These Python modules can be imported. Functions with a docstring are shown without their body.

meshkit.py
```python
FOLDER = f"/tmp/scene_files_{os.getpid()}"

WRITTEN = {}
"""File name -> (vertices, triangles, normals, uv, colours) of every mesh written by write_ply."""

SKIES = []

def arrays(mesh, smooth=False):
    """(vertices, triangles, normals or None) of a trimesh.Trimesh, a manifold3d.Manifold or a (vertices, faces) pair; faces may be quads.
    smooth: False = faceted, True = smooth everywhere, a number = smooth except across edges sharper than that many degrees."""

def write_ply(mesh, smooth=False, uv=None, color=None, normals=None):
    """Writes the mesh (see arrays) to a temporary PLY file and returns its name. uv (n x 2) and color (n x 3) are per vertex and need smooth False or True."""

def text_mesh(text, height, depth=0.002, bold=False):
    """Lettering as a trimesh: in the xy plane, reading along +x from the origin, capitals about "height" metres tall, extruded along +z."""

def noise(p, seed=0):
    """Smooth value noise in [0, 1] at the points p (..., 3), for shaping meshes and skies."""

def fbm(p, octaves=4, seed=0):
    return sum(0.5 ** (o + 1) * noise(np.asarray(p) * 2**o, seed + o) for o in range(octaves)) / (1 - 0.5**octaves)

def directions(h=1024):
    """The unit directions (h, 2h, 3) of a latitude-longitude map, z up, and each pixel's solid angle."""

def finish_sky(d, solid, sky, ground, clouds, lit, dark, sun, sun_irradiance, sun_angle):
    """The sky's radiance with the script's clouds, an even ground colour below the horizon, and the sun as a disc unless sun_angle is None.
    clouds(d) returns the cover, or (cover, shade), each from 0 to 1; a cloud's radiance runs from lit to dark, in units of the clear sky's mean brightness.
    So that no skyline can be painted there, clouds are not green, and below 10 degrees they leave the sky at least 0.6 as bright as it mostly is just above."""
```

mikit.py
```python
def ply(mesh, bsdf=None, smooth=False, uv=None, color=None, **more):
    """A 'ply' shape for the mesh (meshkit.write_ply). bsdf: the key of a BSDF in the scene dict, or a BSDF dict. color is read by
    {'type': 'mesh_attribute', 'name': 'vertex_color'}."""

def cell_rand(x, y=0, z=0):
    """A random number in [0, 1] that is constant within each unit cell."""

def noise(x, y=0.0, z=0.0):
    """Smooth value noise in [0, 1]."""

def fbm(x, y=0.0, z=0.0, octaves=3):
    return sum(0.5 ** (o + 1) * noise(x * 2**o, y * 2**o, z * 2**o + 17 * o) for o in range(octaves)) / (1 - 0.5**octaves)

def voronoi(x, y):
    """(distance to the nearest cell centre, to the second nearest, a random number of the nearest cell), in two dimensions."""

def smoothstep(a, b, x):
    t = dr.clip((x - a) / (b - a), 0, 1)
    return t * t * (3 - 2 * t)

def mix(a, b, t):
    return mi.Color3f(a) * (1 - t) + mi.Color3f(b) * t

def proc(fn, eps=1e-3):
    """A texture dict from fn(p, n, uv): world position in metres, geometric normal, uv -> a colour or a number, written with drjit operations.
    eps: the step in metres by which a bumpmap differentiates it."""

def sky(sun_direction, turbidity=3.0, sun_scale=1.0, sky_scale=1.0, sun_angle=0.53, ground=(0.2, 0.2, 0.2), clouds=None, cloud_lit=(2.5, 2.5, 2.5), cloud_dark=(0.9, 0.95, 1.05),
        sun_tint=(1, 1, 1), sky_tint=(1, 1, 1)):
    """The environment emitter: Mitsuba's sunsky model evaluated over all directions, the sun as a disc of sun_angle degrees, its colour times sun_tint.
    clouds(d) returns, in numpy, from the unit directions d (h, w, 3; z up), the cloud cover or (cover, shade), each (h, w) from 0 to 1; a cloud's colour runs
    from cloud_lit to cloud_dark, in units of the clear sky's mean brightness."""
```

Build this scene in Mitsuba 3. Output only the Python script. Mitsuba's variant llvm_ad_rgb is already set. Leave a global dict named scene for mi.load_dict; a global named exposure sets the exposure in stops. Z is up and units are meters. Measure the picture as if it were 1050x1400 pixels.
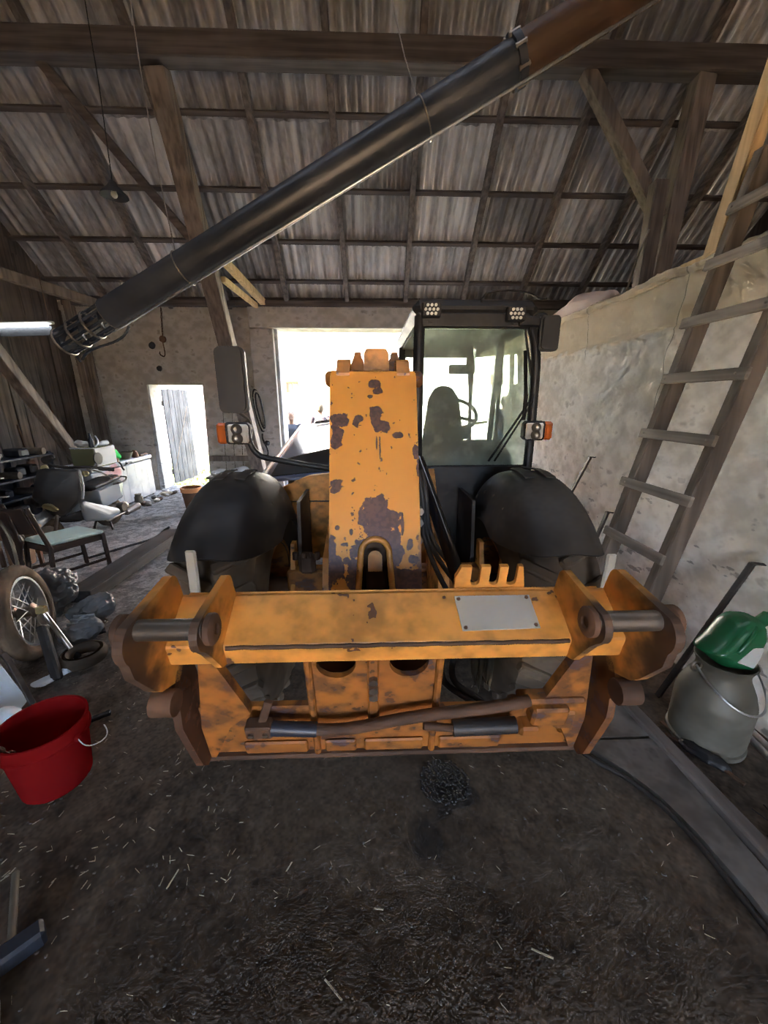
import math, random, sys
import numpy as np, trimesh, drjit as dr, mitsuba as mi, mikit, meshkit, manifold3d as m3
from shapely.geometry import Polygon, Point, box as sbox
from mikit import proc, noise, fbm, mix, smoothstep
T = mi.ScalarTransform4f
rng = np.random.default_rng(7)
R_ = random.Random(5)
scene, labels = {}, {}

# ---------------------------------------------------------------- camera, sky, exposure
EYE = np.array([0, 0, 1.7])
PITCH, YAW = math.atan(152 / 526), math.atan(18 / 526)
FW = np.array([math.sin(YAW) * math.cos(PITCH), math.cos(YAW) * math.cos(PITCH), -math.sin(PITCH)])
scene['camera'] = {'type': 'perspective', 'fov': 2 * math.degrees(math.atan(525 / 526)), 'fov_axis': 'x', 'near_clip': 0.05, 'far_clip': 500.0,
                   'to_world': T().look_at(origin=EYE.tolist(), target=(EYE + FW).tolist(), up=[0, 0, 1])}
exposure = 7.2
def clouds(d):
    n = meshkit.fbm(d * [3, 3, 6], 4, 3)
    return np.clip(0.55 + (n - .5) * 1.2, 0, 1), np.clip((n - .45) * 2, 0, .6)
scene['sky'] = mikit.sky([-0.80, -0.30, 0.62], turbidity=3.5, sun_scale=1.0, sky_scale=1.0, ground=(.22, .2, .16), sky_tint=(.88, .98, 1.16), clouds=clouds, cloud_lit=(1.75, 1.85, 2.0), cloud_dark=(.9, 1.0, 1.15))

# ---------------------------------------------------------------- materials
def two(b): return {'type': 'twosided', 'bsdf': b}
def mat(key, col, rough=.6, metal=0., bump=None, bscale=1., spec=.5, eps=1e-3, **more):
    c = col if isinstance(col, dict) else {'type': 'rgb', 'value': list(col)}
    b = {'type': 'principled', 'base_color': c, 'roughness': rough, 'metallic': metal, 'specular': spec, **more}
    if bump is not None:
        b = {'type': 'bumpmap', 'arbitrary': proc(bump, eps), 'scale': bscale, 'bsdf': b}
    scene[key] = two(b)
    return key

def f_floor(p, n, uv):
    a = fbm(p.x * 1.3, p.y * 1.3, 0, octaves=4); b = fbm(p.x * 14, p.y * 14, 3., octaves=4); c = noise(p.x * 90, p.y * 90, 1.)
    col = mix((.034, .025, .018), (.090, .068, .050), smoothstep(.3, .7, a * .55 + b * .45))
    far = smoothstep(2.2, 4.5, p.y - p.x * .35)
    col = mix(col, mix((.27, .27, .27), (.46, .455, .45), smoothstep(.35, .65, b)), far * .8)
    col = col * (.55 + .5 * c + .4 * noise(p.x * 38, p.y * 38, 4.))
    e = dr.sqrt(dr.square((p.x - .33) / 1.0) + dr.square((p.y - 1.36) / .9)) + (b - .5) * .12
    oil = 1 - smoothstep(.10, .16, e)
    e2 = dr.sqrt(dr.square((p.x - .2) / .6) + dr.square((p.y - 1.12) / 1.2)) + (b - .5) * .2
    oil = dr.maximum(oil, .75 * (1 - smoothstep(.05, .16, e2)))
    return mix(col, (.012, .012, .013), oil)
def r_floor(p, n, uv):
    b = fbm(p.x * 14, p.y * 14, 3., octaves=3)
    e = dr.sqrt(dr.square((p.x - .33)) + dr.square((p.y - 1.36) / .9)) + (b - .5) * .12
    return dr.lerp(mi.Float(.22), mi.Float(.82), smoothstep(.10, .16, e))
def b_floor(p, n, uv):
    return fbm(p.x * 30, p.y * 30, 0, octaves=4) + .4 * noise(p.x * 190, p.y * 190, 2.)
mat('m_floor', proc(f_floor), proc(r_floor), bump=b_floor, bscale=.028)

def plaster(c0, c1, c2, band=None):
    def f(p, n, uv):
        a = fbm(p.x * 1.1 + 3, p.y * 1.1, p.z * 1.1, octaves=4); b = fbm(p.x * 9, p.y * 9, p.z * 9, octaves=4); v = noise(p.x * 7, p.y * 7, p.z * .8)
        col = mix(c0, c1, smoothstep(.36, .64, a * .4 + b * .6))
        col = mix(col, c2, smoothstep(.62, .8, b) * .7 + smoothstep(.7, .95, v) * .25)
        if band: col = mix(col, band, smoothstep(2.13, 2.19, p.z + (b - .5) * .12) * .75)
        dark = smoothstep(.66, .70, fbm(p.x * 9 + 7, p.y * 9, p.z * 16, octaves=4)) * (1 - smoothstep(.6, 1.6, p.z))
        if band:
            col = mix(col, (.84, .81, .74), (1 - smoothstep(.012, .03, dr.abs(p.z - 2.155 + (b - .5) * .12))) * .6 * smoothstep(.4, .55, noise(p.y * 14, 3.)))
            for yc, sl, z0 in ((2.74, .10, 1.2), (3.9, -.06, 2.05), (1.62, .05, 1.9)):
                e = dr.abs(p.y - yc + (p.z - 2.5) * sl + (noise(p.z * 9, yc) - .5) * .05)
                dark = dr.maximum(dark, (1 - smoothstep(.002, .007, e)) * smoothstep(z0, z0 + .1, p.z))
        return mix(col, (.09, .085, .08), dark * .6)
    return f
def b_plaster(p, n, uv):
    return fbm(p.x * 8, p.y * 8, p.z * 8, octaves=5) + .25 * noise(p.x * 90, p.y * 90, p.z * 90)
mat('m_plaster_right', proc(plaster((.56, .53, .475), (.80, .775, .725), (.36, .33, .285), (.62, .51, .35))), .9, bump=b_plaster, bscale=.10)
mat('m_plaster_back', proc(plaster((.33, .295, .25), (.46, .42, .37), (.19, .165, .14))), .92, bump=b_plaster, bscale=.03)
mat('m_concrete', proc(plaster((.34, .32, .29), (.45, .42, .39), (.22, .2, .18))), .9, bump=b_plaster, bscale=.02)

def sheet(k, tone):
    def f(p, n, uv):
        a = fbm(p.x * 2.2 + k * 5, p.y * 1.1, p.z * 1.1, octaves=4); v = noise(p.x * 16 + k, p.z * .9, k * 3.); b = fbm(p.x * 30, p.y * 12, p.z * 12, octaves=3)
        col = mix((.17 * tone, .16 * tone, .155 * tone), (.46 * tone, .44 * tone, .42 * tone), smoothstep(.3, .7, a * .5 + v * .3 + b * .2))
        return mix(col, (.60 * tone, .58 * tone, .55 * tone), smoothstep(.66, .8, v * .6 + a * .4) * .7)
    return f
for k, t in enumerate((1.0, .82, 1.2)): mat(f'm_sheet_{k}', proc(sheet(k, t * .78)), .55)
def wood(c0, c1, ax, k=0.):
    s = [28., 28., 28.]; s[ax] = 1.6
    def f(p, n, uv):
        g = fbm(p.x * s[0] + k, p.y * s[1], p.z * s[2], octaves=3); a = fbm(p.x * 3 + k, p.y * 3, p.z * 3, octaves=3)
        return mix(c0, c1, smoothstep(.25, .75, g * .6 + a * .4))
    return f
def b_wood(ax):
    s = [60., 60., 60.]; s[ax] = 3.
    return lambda p, n, uv: fbm(p.x * s[0], p.y * s[1], p.z * s[2], octaves=2)
mat('m_beam', proc(wood((.050, .042, .040), (.115, .099, .094), 0)), .85)
mat('m_rafter', proc(wood((.07, .06, .056), (.16, .138, .126), 1)), .85)
mat('m_post', proc(wood((.085, .067, .056), (.215, .175, .142), 2)), .8)
mat('m_pale_wood', proc(wood((.42, .28, .14), (.66, .48, .27), 2)), .75)
mat('m_ladder', proc(wood((.05, .040, .032), (.15, .122, .10), 2, 4.)), .85, bump=b_wood(2), bscale=.003)
mat('m_rung', proc(wood((.11, .095, .08), (.30, .265, .225), 1, 9.)), .85, bump=b_wood(1), bscale=.003)
mat('m_plank', proc(wood((.012, .011, .011), (.034, .031, .031), 1, 2.)), .8)
mat('m_plank_wall', proc(wood((.045, .036, .03), (.115, .092, .076), 2, 1.)), .9)
mat('m_white_wood', proc(wood((.42, .42, .43), (.78, .78, .78), 2, 6.)), .7)

YEL, YEL2, PRIM, RUST = (.62, .28, .055), (.53, .22, .045), (.085, .052, .055), (.10, .043, .022)
def paint(k, amount, dirt, c1=YEL, c0=YEL2):
    def f(p, n, uv):
        x, y, z = p.x + k, p.y, p.z
        a = fbm(x * 2.2, y * 2.2, z * 2.2, octaves=3); c = fbm(x * 20, y * 20, z * 20, octaves=4); g = fbm(x * 60, y * 60, z * 60, octaves=2)
        col = mix(c0, c1, smoothstep(.3, .65, a))
        col = mix(col, (.13, .055, .02), dr.minimum(smoothstep(.42, .75, a * .4 + c * .6) * dirt, .9))
        chip = smoothstep(amount, amount + .012, c * .75 + g * .25)
        return mix(col, mix(PRIM, RUST, smoothstep(.4, .6, g)), chip)
    return f
mat('m_paint', proc(paint(0., .665, .55)), .42, clearcoat=.15)
mat('m_paint_worn', proc(paint(3., .60, 1.7, (.34, .125, .022), (.20, .072, .018))), .6)
def hook(p, n, uv):
    base = paint(7., .74, .75)(p, n, uv); c = fbm(p.x * 18, p.y * 18, p.z * 18, octaves=4)
    w = smoothstep(.86, .76, p.y + (c - .5) * .14)
    return mix(base, mix((.035, .022, .016), (.10, .06, .04), c), w)
mat('m_paint_hook', proc(hook), .5)
mat('m_paint_side', proc(paint(7., .74, .75)), .5)
BLOBS = [(0, .765, .022, .018), (.012, .735, .018, .012), (-.012, .715, .010, .008), (.01, .64, .024, .045), (.03, .595, .024, .03), (-.125, .625, .03, .028), (-.14, .555, .022, .05), (-.062, .615, .014, .022), (-.048, .625, .012, .012),
         (.09, .561, .020, .011), (.022, .50, .0035, .055), (.155, .51, .012, .03), (.162, .43, .009, .03), (-.14, .37, .030, .025), (.0, .285, .05, .045), (.02, .22, .075, .07), (.0, .15, .09, .05), (-.145, .06, .035, .05), (-.07, .03, .03, .10),
         (.11, .03, .12, .045), (.07, .13, .03, .10), (.14, .10, .025, .02), (-.155, .13, .015, .05), (.10, .22, .006, .045), (-.085, .20, .006, .012), (-.10, .10, .012, .012), (.125, .15, .012, .02), (.01, .53, .003, .03), (-.135, .22, .008, .008)]
NOSE_O = np.array([.012, 1.241, 1.057]); NOSE_U = np.array([0, .33, .746]) / math.hypot(.33, .746); NOSE_N = np.array([0, -NOSE_U[2], NOSE_U[1]])
def f_nose(p, n, uv):
    s = p.x - NOSE_O[0]; t = (p.y - NOSE_O[1]) * NOSE_U[1] + (p.z - NOSE_O[2]) * NOSE_U[2]
    c = fbm(s * 38, t * 38, 1., octaves=4); g = fbm(s * 110, t * 110, 5., octaves=2); a = fbm(s * 3, t * 3, 0., octaves=3)
    col = mix(YEL2, (.66, .30, .055), smoothstep(.3, .65, a))
    d = mi.Float(9)
    for bx, bt, rx, rt in BLOBS: d = dr.minimum(d, dr.sqrt(dr.square((s - bx) / rx) + dr.square((t - bt) / rt)))
    chip = 1 - smoothstep(.93, 1.0, d + (c - .5) * 1.5)
    low = smoothstep(.30, .0, t)
    chip = dr.maximum(chip, smoothstep(.74 - .06 * low, .755 - .06 * low, c * .6 + g * .4))
    chip = dr.maximum(chip, smoothstep(.153, .158, dr.abs(s) + (c - .5) * .03) * low)
    return mix(col, mix(PRIM, (.13, .07, .06), smoothstep(.3, .7, g)), chip)
mat('m_nose', proc(f_nose), .5, clearcoat=.1)
def f_dusty(c0, c1, k):
    def f(p, n, uv):
        a = fbm(p.x * 4 + k, p.y * 4, p.z * 4, octaves=4); g = noise(p.x * 60, p.y * 60, p.z * 60)
        return mix(c0, c1, smoothstep(.35, .75, a) * (.7 + .3 * g))
    return f
mat('m_fender', proc(f_dusty((.014, .014, .015), (.045, .040, .034), 1.)), .5)
mat('m_rubber', proc(f_dusty((.045, .034, .024), (.14, .105, .072), 2.)), .85)
mat('m_black', proc(f_dusty((.010, .010, .012), (.03, .029, .029), 3.)), .5)
mat('m_black_gloss', (.006, .006, .008), .12)
mat('m_hood', (.13, .17, .27), .12, clearcoat=1., clearcoat_gloss=.95)
mat('m_steel', proc(f_dusty((.16, .14, .12), (.34, .30, .26), 5.)), .38, .85)
mat('m_rusty', proc(f_dusty((.05, .028, .018), (.16, .085, .05), 6.)), .75, .2)
mat('m_auger', proc(f_dusty((.020, .025, .036), (.045, .052, .07), 8.)), .40, .1)
mat('m_auger_rust', proc(f_dusty((.07, .04, .025), (.15, .09, .06), 9.)), .55, .3)
mat('m_bright_steel', (.62, .62, .63), .3, 1.)
mat('m_grey_paint', (.36, .345, .30), .5)
mat('m_amber', (.50, .11, .018), .25)
mat('m_lens', (.55, .53, .48), .15)
mat('m_mirror_back', (.03, .031, .033), .5)
mat('m_fabric', (.05, .055, .06), .9)
mat('m_dash', (.16, .165, .15), .7)
scene['m_glass_dusty'] = {'type': 'blendbsdf', 'weight': proc(lambda p, n, uv: .15 + .18 * smoothstep(.4, .8, fbm(p.x * 9, p.z * 9, 1., octaves=4)) + .10 * smoothstep(1.45, 1.27, p.z)),
    'a': {'type': 'thindielectric', 'int_ior': 1.5, 'specular_transmittance': {'type': 'rgb', 'value': [.76, .86, .78]}},
    'b': {'type': 'principledthin', 'base_color': {'type': 'rgb', 'value': [.62, .68, .60]}, 'roughness': .9, 'diff_trans': 1.2}}
scene['m_glass'] = {'type': 'thindielectric', 'int_ior': 1.5, 'specular_transmittance': {'type': 'rgb', 'value': [.74, .84, .76]}}
mat('m_led', (.75, .74, .68), .3)

# ---------------------------------------------------------------- helpers
def nrm(v): v = np.asarray(v, float); return v / np.linalg.norm(v)
def cat(*ms):
    ms = [m for q in ms for m in (q if isinstance(q, (list, tuple)) else [q])]
    return trimesh.util.concatenate(ms)
def frame(o, ex, ey, ez=None):
    M = np.eye(4); M[:3, 0], M[:3, 1] = ex, ey; M[:3, 2] = np.cross(ex, ey) if ez is None else ez; M[:3, 3] = o
    return M
def box(c, s, b=0., rz=0., M=None):
    s = np.asarray(s, float) / 2
    if b > 0:
        b = min(b, .45 * s.min() * 2)
        pts = [np.array(q) * (s - np.where(np.arange(3) == k, 0, b)) for k in range(3) for q in np.ndindex(2, 2, 2) for q in [np.array(q) * 2 - 1]]
        m = trimesh.convex.convex_hull(np.array(pts))
    else:
        m = trimesh.creation.box(extents=s * 2)
    if rz: m.apply_transform(trimesh.transformations.rotation_matrix(rz, [0, 0, 1]))
    m.apply_translation(c)
    if M is not None: m.apply_transform(M)
    return m
def bar(p, q, w, h, up=(0, 0, 1), b=0.):
    p, q = np.asarray(p, float), np.asarray(q, float); z = nrm(q - p); x = np.cross(np.asarray(up, float), z)
    if np.linalg.norm(x) < 1e-6: x = np.cross([1, 0, 0], z)
    x = nrm(x); y = np.cross(z, x)
    return box((0, 0, 0), (w, h, np.linalg.norm(q - p)), b, M=frame((p + q) / 2, x, y, z))
def cyl(p, q, r, n=16, r2=None):
    p, q = np.asarray(p, float), np.asarray(q, float); L = np.linalg.norm(q - p); r2 = r if r2 is None else r2
    z = nrm(q - p); x = nrm(np.cross([0, 0, 1] if abs(z[2]) < .9 else [1, 0, 0], z))
    return lathe([(0, 0), (r, 0), (r2, L), (0, L)], n, frame(p, x, np.cross(z, x), z))
def lathe(prof, n=24, M=None):
    prof = np.asarray(prof, float); k = len(prof); a = np.arange(n) * 2 * np.pi / n
    v = np.stack([np.outer(np.cos(a), prof[:, 0]), np.outer(np.sin(a), prof[:, 0]), np.tile(prof[:, 1], (n, 1))], -1).reshape(-1, 3)
    f = []
    for i in range(n):
        j = (i + 1) % n
        for t in range(k - 1):
            a0, b0, c0, d0 = i * k + t, j * k + t, j * k + t + 1, i * k + t + 1
            if prof[t, 0] > 1e-9: f.append((a0, b0, c0))
            if prof[t + 1, 0] > 1e-9: f.append((a0, c0, d0))
    m = trimesh.Trimesh(v, f, process=False); m.merge_vertices()
    if M is not None: m.apply_transform(M)
    return m
def tube(path, r, n=8, closed=False):
    P = np.asarray(path, float); k = len(P)
    rr = np.broadcast_to(np.asarray(r, float), (k,))
    t = np.gradient(P, axis=0) if not closed else np.roll(P, -1, 0) - np.roll(P, 1, 0)
    t = t / (np.linalg.norm(t, axis=1, keepdims=True) + 1e-12)
    x = nrm(np.cross(t[0], [0, 0, 1] if abs(t[0][2]) < .9 else [1, 0, 0])); a = np.arange(n) * 2 * np.pi / n; rings = []
    for i in range(k):
        x = nrm(x - t[i] * (x @ t[i])); y = np.cross(t[i], x)
        rings.append(P[i] + rr[i] * (np.outer(np.cos(a), x) + np.outer(np.sin(a), y)))
    v = np.vstack(rings); f = []
    for i in range(k if closed else k - 1):
        i2 = (i + 1) % k
        for j in range(n):
            j2 = (j + 1) % n
            f += [(i * n + j, i * n + j2, i2 * n + j2), (i * n + j, i2 * n + j2, i2 * n + j)]
    if not closed:
        v = np.vstack([v, P[0], P[-1]]); c0, c1 = len(v) - 2, len(v) - 1
        for j in range(n):
            j2 = (j + 1) % n; f += [(c0, j2, j), (c1, (k - 1) * n + j, (k - 1) * n + j2)]
    return trimesh.Trimesh(v, f, process=False)
def curve(pts, n=24):
    from scipy.interpolate import CubicSpline
    P = np.asarray(pts, float); t = np.r_[0, np.cumsum(np.linalg.norm(np.diff(P, axis=0), axis=1))]
    return CubicSpline(t, P)(np.linspace(0, t[-1], n))
def ring(c, R, r, n=32, m=8, M=None):
    a = np.arange(n) * 2 * np.pi / n
    t = tube(np.stack([R * np.cos(a), R * np.sin(a), 0 * a], 1), r, m, True)
    if M is not None: t.apply_transform(M)
    t.apply_translation(c)
    return t
def prism(poly, depth, M=None):
    if not isinstance(poly, Polygon) and not hasattr(poly, 'geoms'): poly = Polygon(poly)
    m = cat([trimesh.creation.extrude_polygon(g, depth, engine='earcut') for g in getattr(poly, 'geoms', [poly])])
    if M is not None: m.apply_transform(M)
    return m
def rpoly(x0, y0, x1, y1, r):
    return sbox(x0 + r, y0 + r, x1 - r, y1 - r).buffer(r, quad_segs=5)
def grid(fn, nu, nv):
    u, v = np.meshgrid(np.linspace(0, 1, nu), np.linspace(0, 1, nv), indexing='ij')
    P = fn(u, v).reshape(-1, 3); i = (np.arange(nu - 1)[:, None] * nv + np.arange(nv - 1)).reshape(-1)
    return trimesh.Trimesh(P, np.vstack([np.stack([i, i + nv, i + nv + 1], 1), np.stack([i, i + nv + 1, i + 1], 1)]), process=False)
def shell(g, th):
    """a closed skin of thickness th from an open grid mesh"""
    n = g.vertex_normals; k = len(g.vertices); e = g.edges_sorted
    uq, ct = np.unique(e, axis=0, return_counts=True); bd = set(map(tuple, uq[ct == 1]))
    side = [(a, b) for a, b in g.edges if (min(a, b), max(a, b)) in bd]
    f = [g.faces, g.faces[:, ::-1] + k, np.array([(b, a, a + k) for a, b in side]), np.array([(b, a + k, b + k) for a, b in side])]
    return trimesh.Trimesh(np.vstack([g.vertices, g.vertices - n * th]), np.vstack(f), process=False)
def hull(*sph):
    pts = []
    ico = trimesh.creation.icosphere(subdivisions=2).vertices
    for c, r in sph: pts.append(np.asarray(c, float) + ico * np.asarray(r, float))
    return trimesh.convex.convex_hull(np.vstack(pts))
def limbs(bones, edge=.02, it=12, extra=()):
    """one continuous skin from bones (a, ra, b, rb)"""
    ms = []
    for a, ra, b, rb in bones:
        s = [m3.Manifold.sphere(1, 24).scale([float(q)] * 3 if np.isscalar(q) else [float(z) for z in q]).translate([float(w) for w in c]) for c, q in ((a, ra), (b, rb))]
        ms.append(m3.Manifold.batch_hull(s))
    M = m3.Manifold.batch_boolean(ms + list(extra), m3.OpType.Add).refine_to_length(edge).to_mesh()
    t = trimesh.Trimesh(M.vert_properties[:, :3], M.tri_verts, process=True)
    trimesh.smoothing.filter_taubin(t, iterations=it)
    return t
def mv(m, M=None, t=None):
    m = m.copy()
    if M is not None: m.apply_transform(M)
    if t is not None: m.apply_translation(t)
    return m
def rot(a, ax, o=(0, 0, 0)): return trimesh.transformations.rotation_matrix(a, ax, o)
def lump(m, amp, freq, seed=0):
    n = m.vertex_normals; m.vertices = m.vertices + n * ((meshkit.fbm(m.vertices * freq + 50, 3, seed) - .5) * 2 * amp)[:, None]
    return m
def key_for(k):
    if k not in scene and k not in labels: return k
    i = 1
    while f'{k}_{i:03d}' in scene or f'{k}_{i:03d}' in labels: i += 1
    return f'{k}_{i:03d}'
def thing(name, label, cat_, group=None, kind=None):
    k = key_for(name); labels[k] = {'label': label, 'category': cat_}
    if group: labels[k]['group'] = group
    if kind: labels[k]['kind'] = kind
    return k
def obj(name, m, mt, parent=None, smooth=False, label=None):
    """one entry: a part of parent"""
    k = key_for(f'{parent}__{name}') if parent else name
    scene[k] = mikit.ply(m, mt, smooth=smooth)
    if label: labels[k] = {'label': label}
    return k
def one(name, m, mt, label, cat_, smooth=False, group=None, kind=None):
    """a thing that is a single mesh"""
    k = thing(name, label, cat_, group, kind); scene[k] = mikit.ply(m, mt, smooth=smooth)
    return k
def struct(name, m, mt, label, cat_, smooth=False):
    return one(name, m, mt, label, cat_, smooth, kind='structure')
X_, Y_, Z_ = np.eye(3)

mat('m_white_plain', (.70, .72, .74), .4)
mat('m_rust_paint', proc(paint(5., .56, 1.7, (.16, .062, .02), (.06, .03, .018))), .65)
mat('m_door_wood', proc(wood((.03, .03, .032), (.10, .10, .105), 2, 6.)), .8)
mat('m_grey_wheel', (.10, .105, .11), .35)

# ---------------------------------------------------------------- the barn
WY, EAVE, SL, RIDGE_Y = 7.65, 3.36, .90, 2.0
def roof_z(y): return EAVE + (WY - y) * SL if y >= RIDGE_Y else EAVE + (WY - RIDGE_Y) * SL - (RIDGE_Y - y) * SL
FRONT = RIDGE_Y - (WY - RIDGE_Y)
XL, XR, XE = -5.3, 2.05, 6.0
NU, NV = 260, 250
def floor_fn(u, v):
    x = XL - .3 + u * (XE - XL + .6); y = FRONT - .3 + v * (WY + .45 - FRONT + .3)
    P = np.stack([x, y, 0 * x], -1)
    P[..., 2] = (meshkit.fbm(P * 3.1, 3, 2) - .5) * .02 + (meshkit.fbm(P * 16, 2, 4) - .5) * .012 - .006
    return P
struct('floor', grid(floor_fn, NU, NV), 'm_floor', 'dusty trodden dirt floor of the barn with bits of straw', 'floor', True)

def wall_xz(poly, y0, th, mt, key, label):
    M = frame((0, y0 + th, 0), X_, Z_, -Y_)
    return struct(key, prism(poly, th, M), mt, label, 'wall')
bw = Polygon([(XL - .3, -.1), (XE, -.1), (XE, EAVE + .02), (XL - .3, EAVE + .02)], [[(-4.22, -.05), (-3.2, -.05), (-3.12, 1.99), (-4.13, 1.99)], [(-1.7, -.05), (1.98, -.05), (1.98, 2.95), (-1.73, 2.95)]])
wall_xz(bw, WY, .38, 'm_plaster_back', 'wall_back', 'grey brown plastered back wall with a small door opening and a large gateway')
struct('pillar', box((-1.94, WY - .03, 1.46), (.42, .1, 2.96), .01), 'm_concrete', 'pale concrete pilaster at the left edge of the bright gateway', 'pillar')
struct('lintel', box((.05, WY - .03, 3.15), (4.4, .1, .40), .01), 'm_concrete', 'pale concrete lintel above the bright gateway', 'lintel')
def rw_fn(u, v):
    y = FRONT + u * (WY - FRONT); z = -.05 + v * 2.57
    P = np.stack([XR + 0 * y, y, z], -1)
    n = meshkit.fbm(P * [1, 1.6, 1.6], 3, 9); f = meshkit.fbm(P * [1, 7, 7], 3, 11)
    step = 1 / (1 + np.exp(-(z - 2.16 - (f - .5) * .06) * 60)) * .018
    P[..., 0] += (n - .5) * .06 + (f - .5) * .035 + step * 1.4 - np.where(np.abs(z - 2.17 - (f - .5) * .05) < .018, .012, 0)
    P[..., 2] += np.where(v > .99, (f - .5) * .06, 0)
    return P
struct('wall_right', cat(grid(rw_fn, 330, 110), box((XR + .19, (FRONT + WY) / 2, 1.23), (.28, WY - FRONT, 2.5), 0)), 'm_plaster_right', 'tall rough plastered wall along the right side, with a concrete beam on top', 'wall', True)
cy_ = np.linspace(FRONT + .05, WY - .05, 420); cr_ = .022 + .022 * meshkit.fbm(np.c_[cy_ * 6, 0 * cy_, 0 * cy_], 3, 21)
obj('coping', lump(tube(np.c_[XR + .015 + (meshkit.fbm(np.c_[cy_ * 4, 0 * cy_, 0 * cy_], 3, 8) - .5) * .05, cy_, 2.515 + (meshkit.fbm(np.c_[cy_ * 5, 0 * cy_, 0 * cy_], 3, 31) - .5) * .04], cr_, 9), .012, 40), 'm_plaster_right', 'wall_right', False, label='crumbling mortar along the top edge')
struct('floor_loft', box((4.1, (FRONT + WY) / 2, 2.35), (3.7, WY - FRONT, .1)), 'm_beam', 'dark loft floor behind the right wall', 'floor')
struct('wall_loft', box((XE + .1, (FRONT + WY) / 2, 4.5), (.2, WY - FRONT, 9.4)), 'm_plank_wall', 'dark end wall of the loft', 'wall')
# left wall of upright boards, each board its own piece
struct('wall_left', box((XL - .22, (FRONT + WY) / 2, 4.4), (.16, WY - FRONT, 9.2)), 'm_plank_wall', 'dark boarded wall on the left of the barn', 'wall')
y = 2.6
while y < WY - .05:
    w = R_.uniform(.16, .24); h = roof_z(y + w / 2) - .12
    obj('board', box((XL - .12 + R_.uniform(-.012, .012), y + w / 2, h / 2), (.03, w - .012, h), .004), 'm_plank_wall', 'wall_left')
    y += w
# front end behind the camera: a wall with a wide open gate
gx0, gx1, gz = -.6, .75, 2.5
wall_xz(Polygon([(XL - .3, -.1), (gx0, -.1), (gx0, gz), (gx1, gz), (gx1, -.1), (XE, -.1), (XE, EAVE), (XL - .3, EAVE)]), FRONT - .3, .3, 'm_plaster_back', 'wall_front', 'plastered front wall with the open gate')

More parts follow.
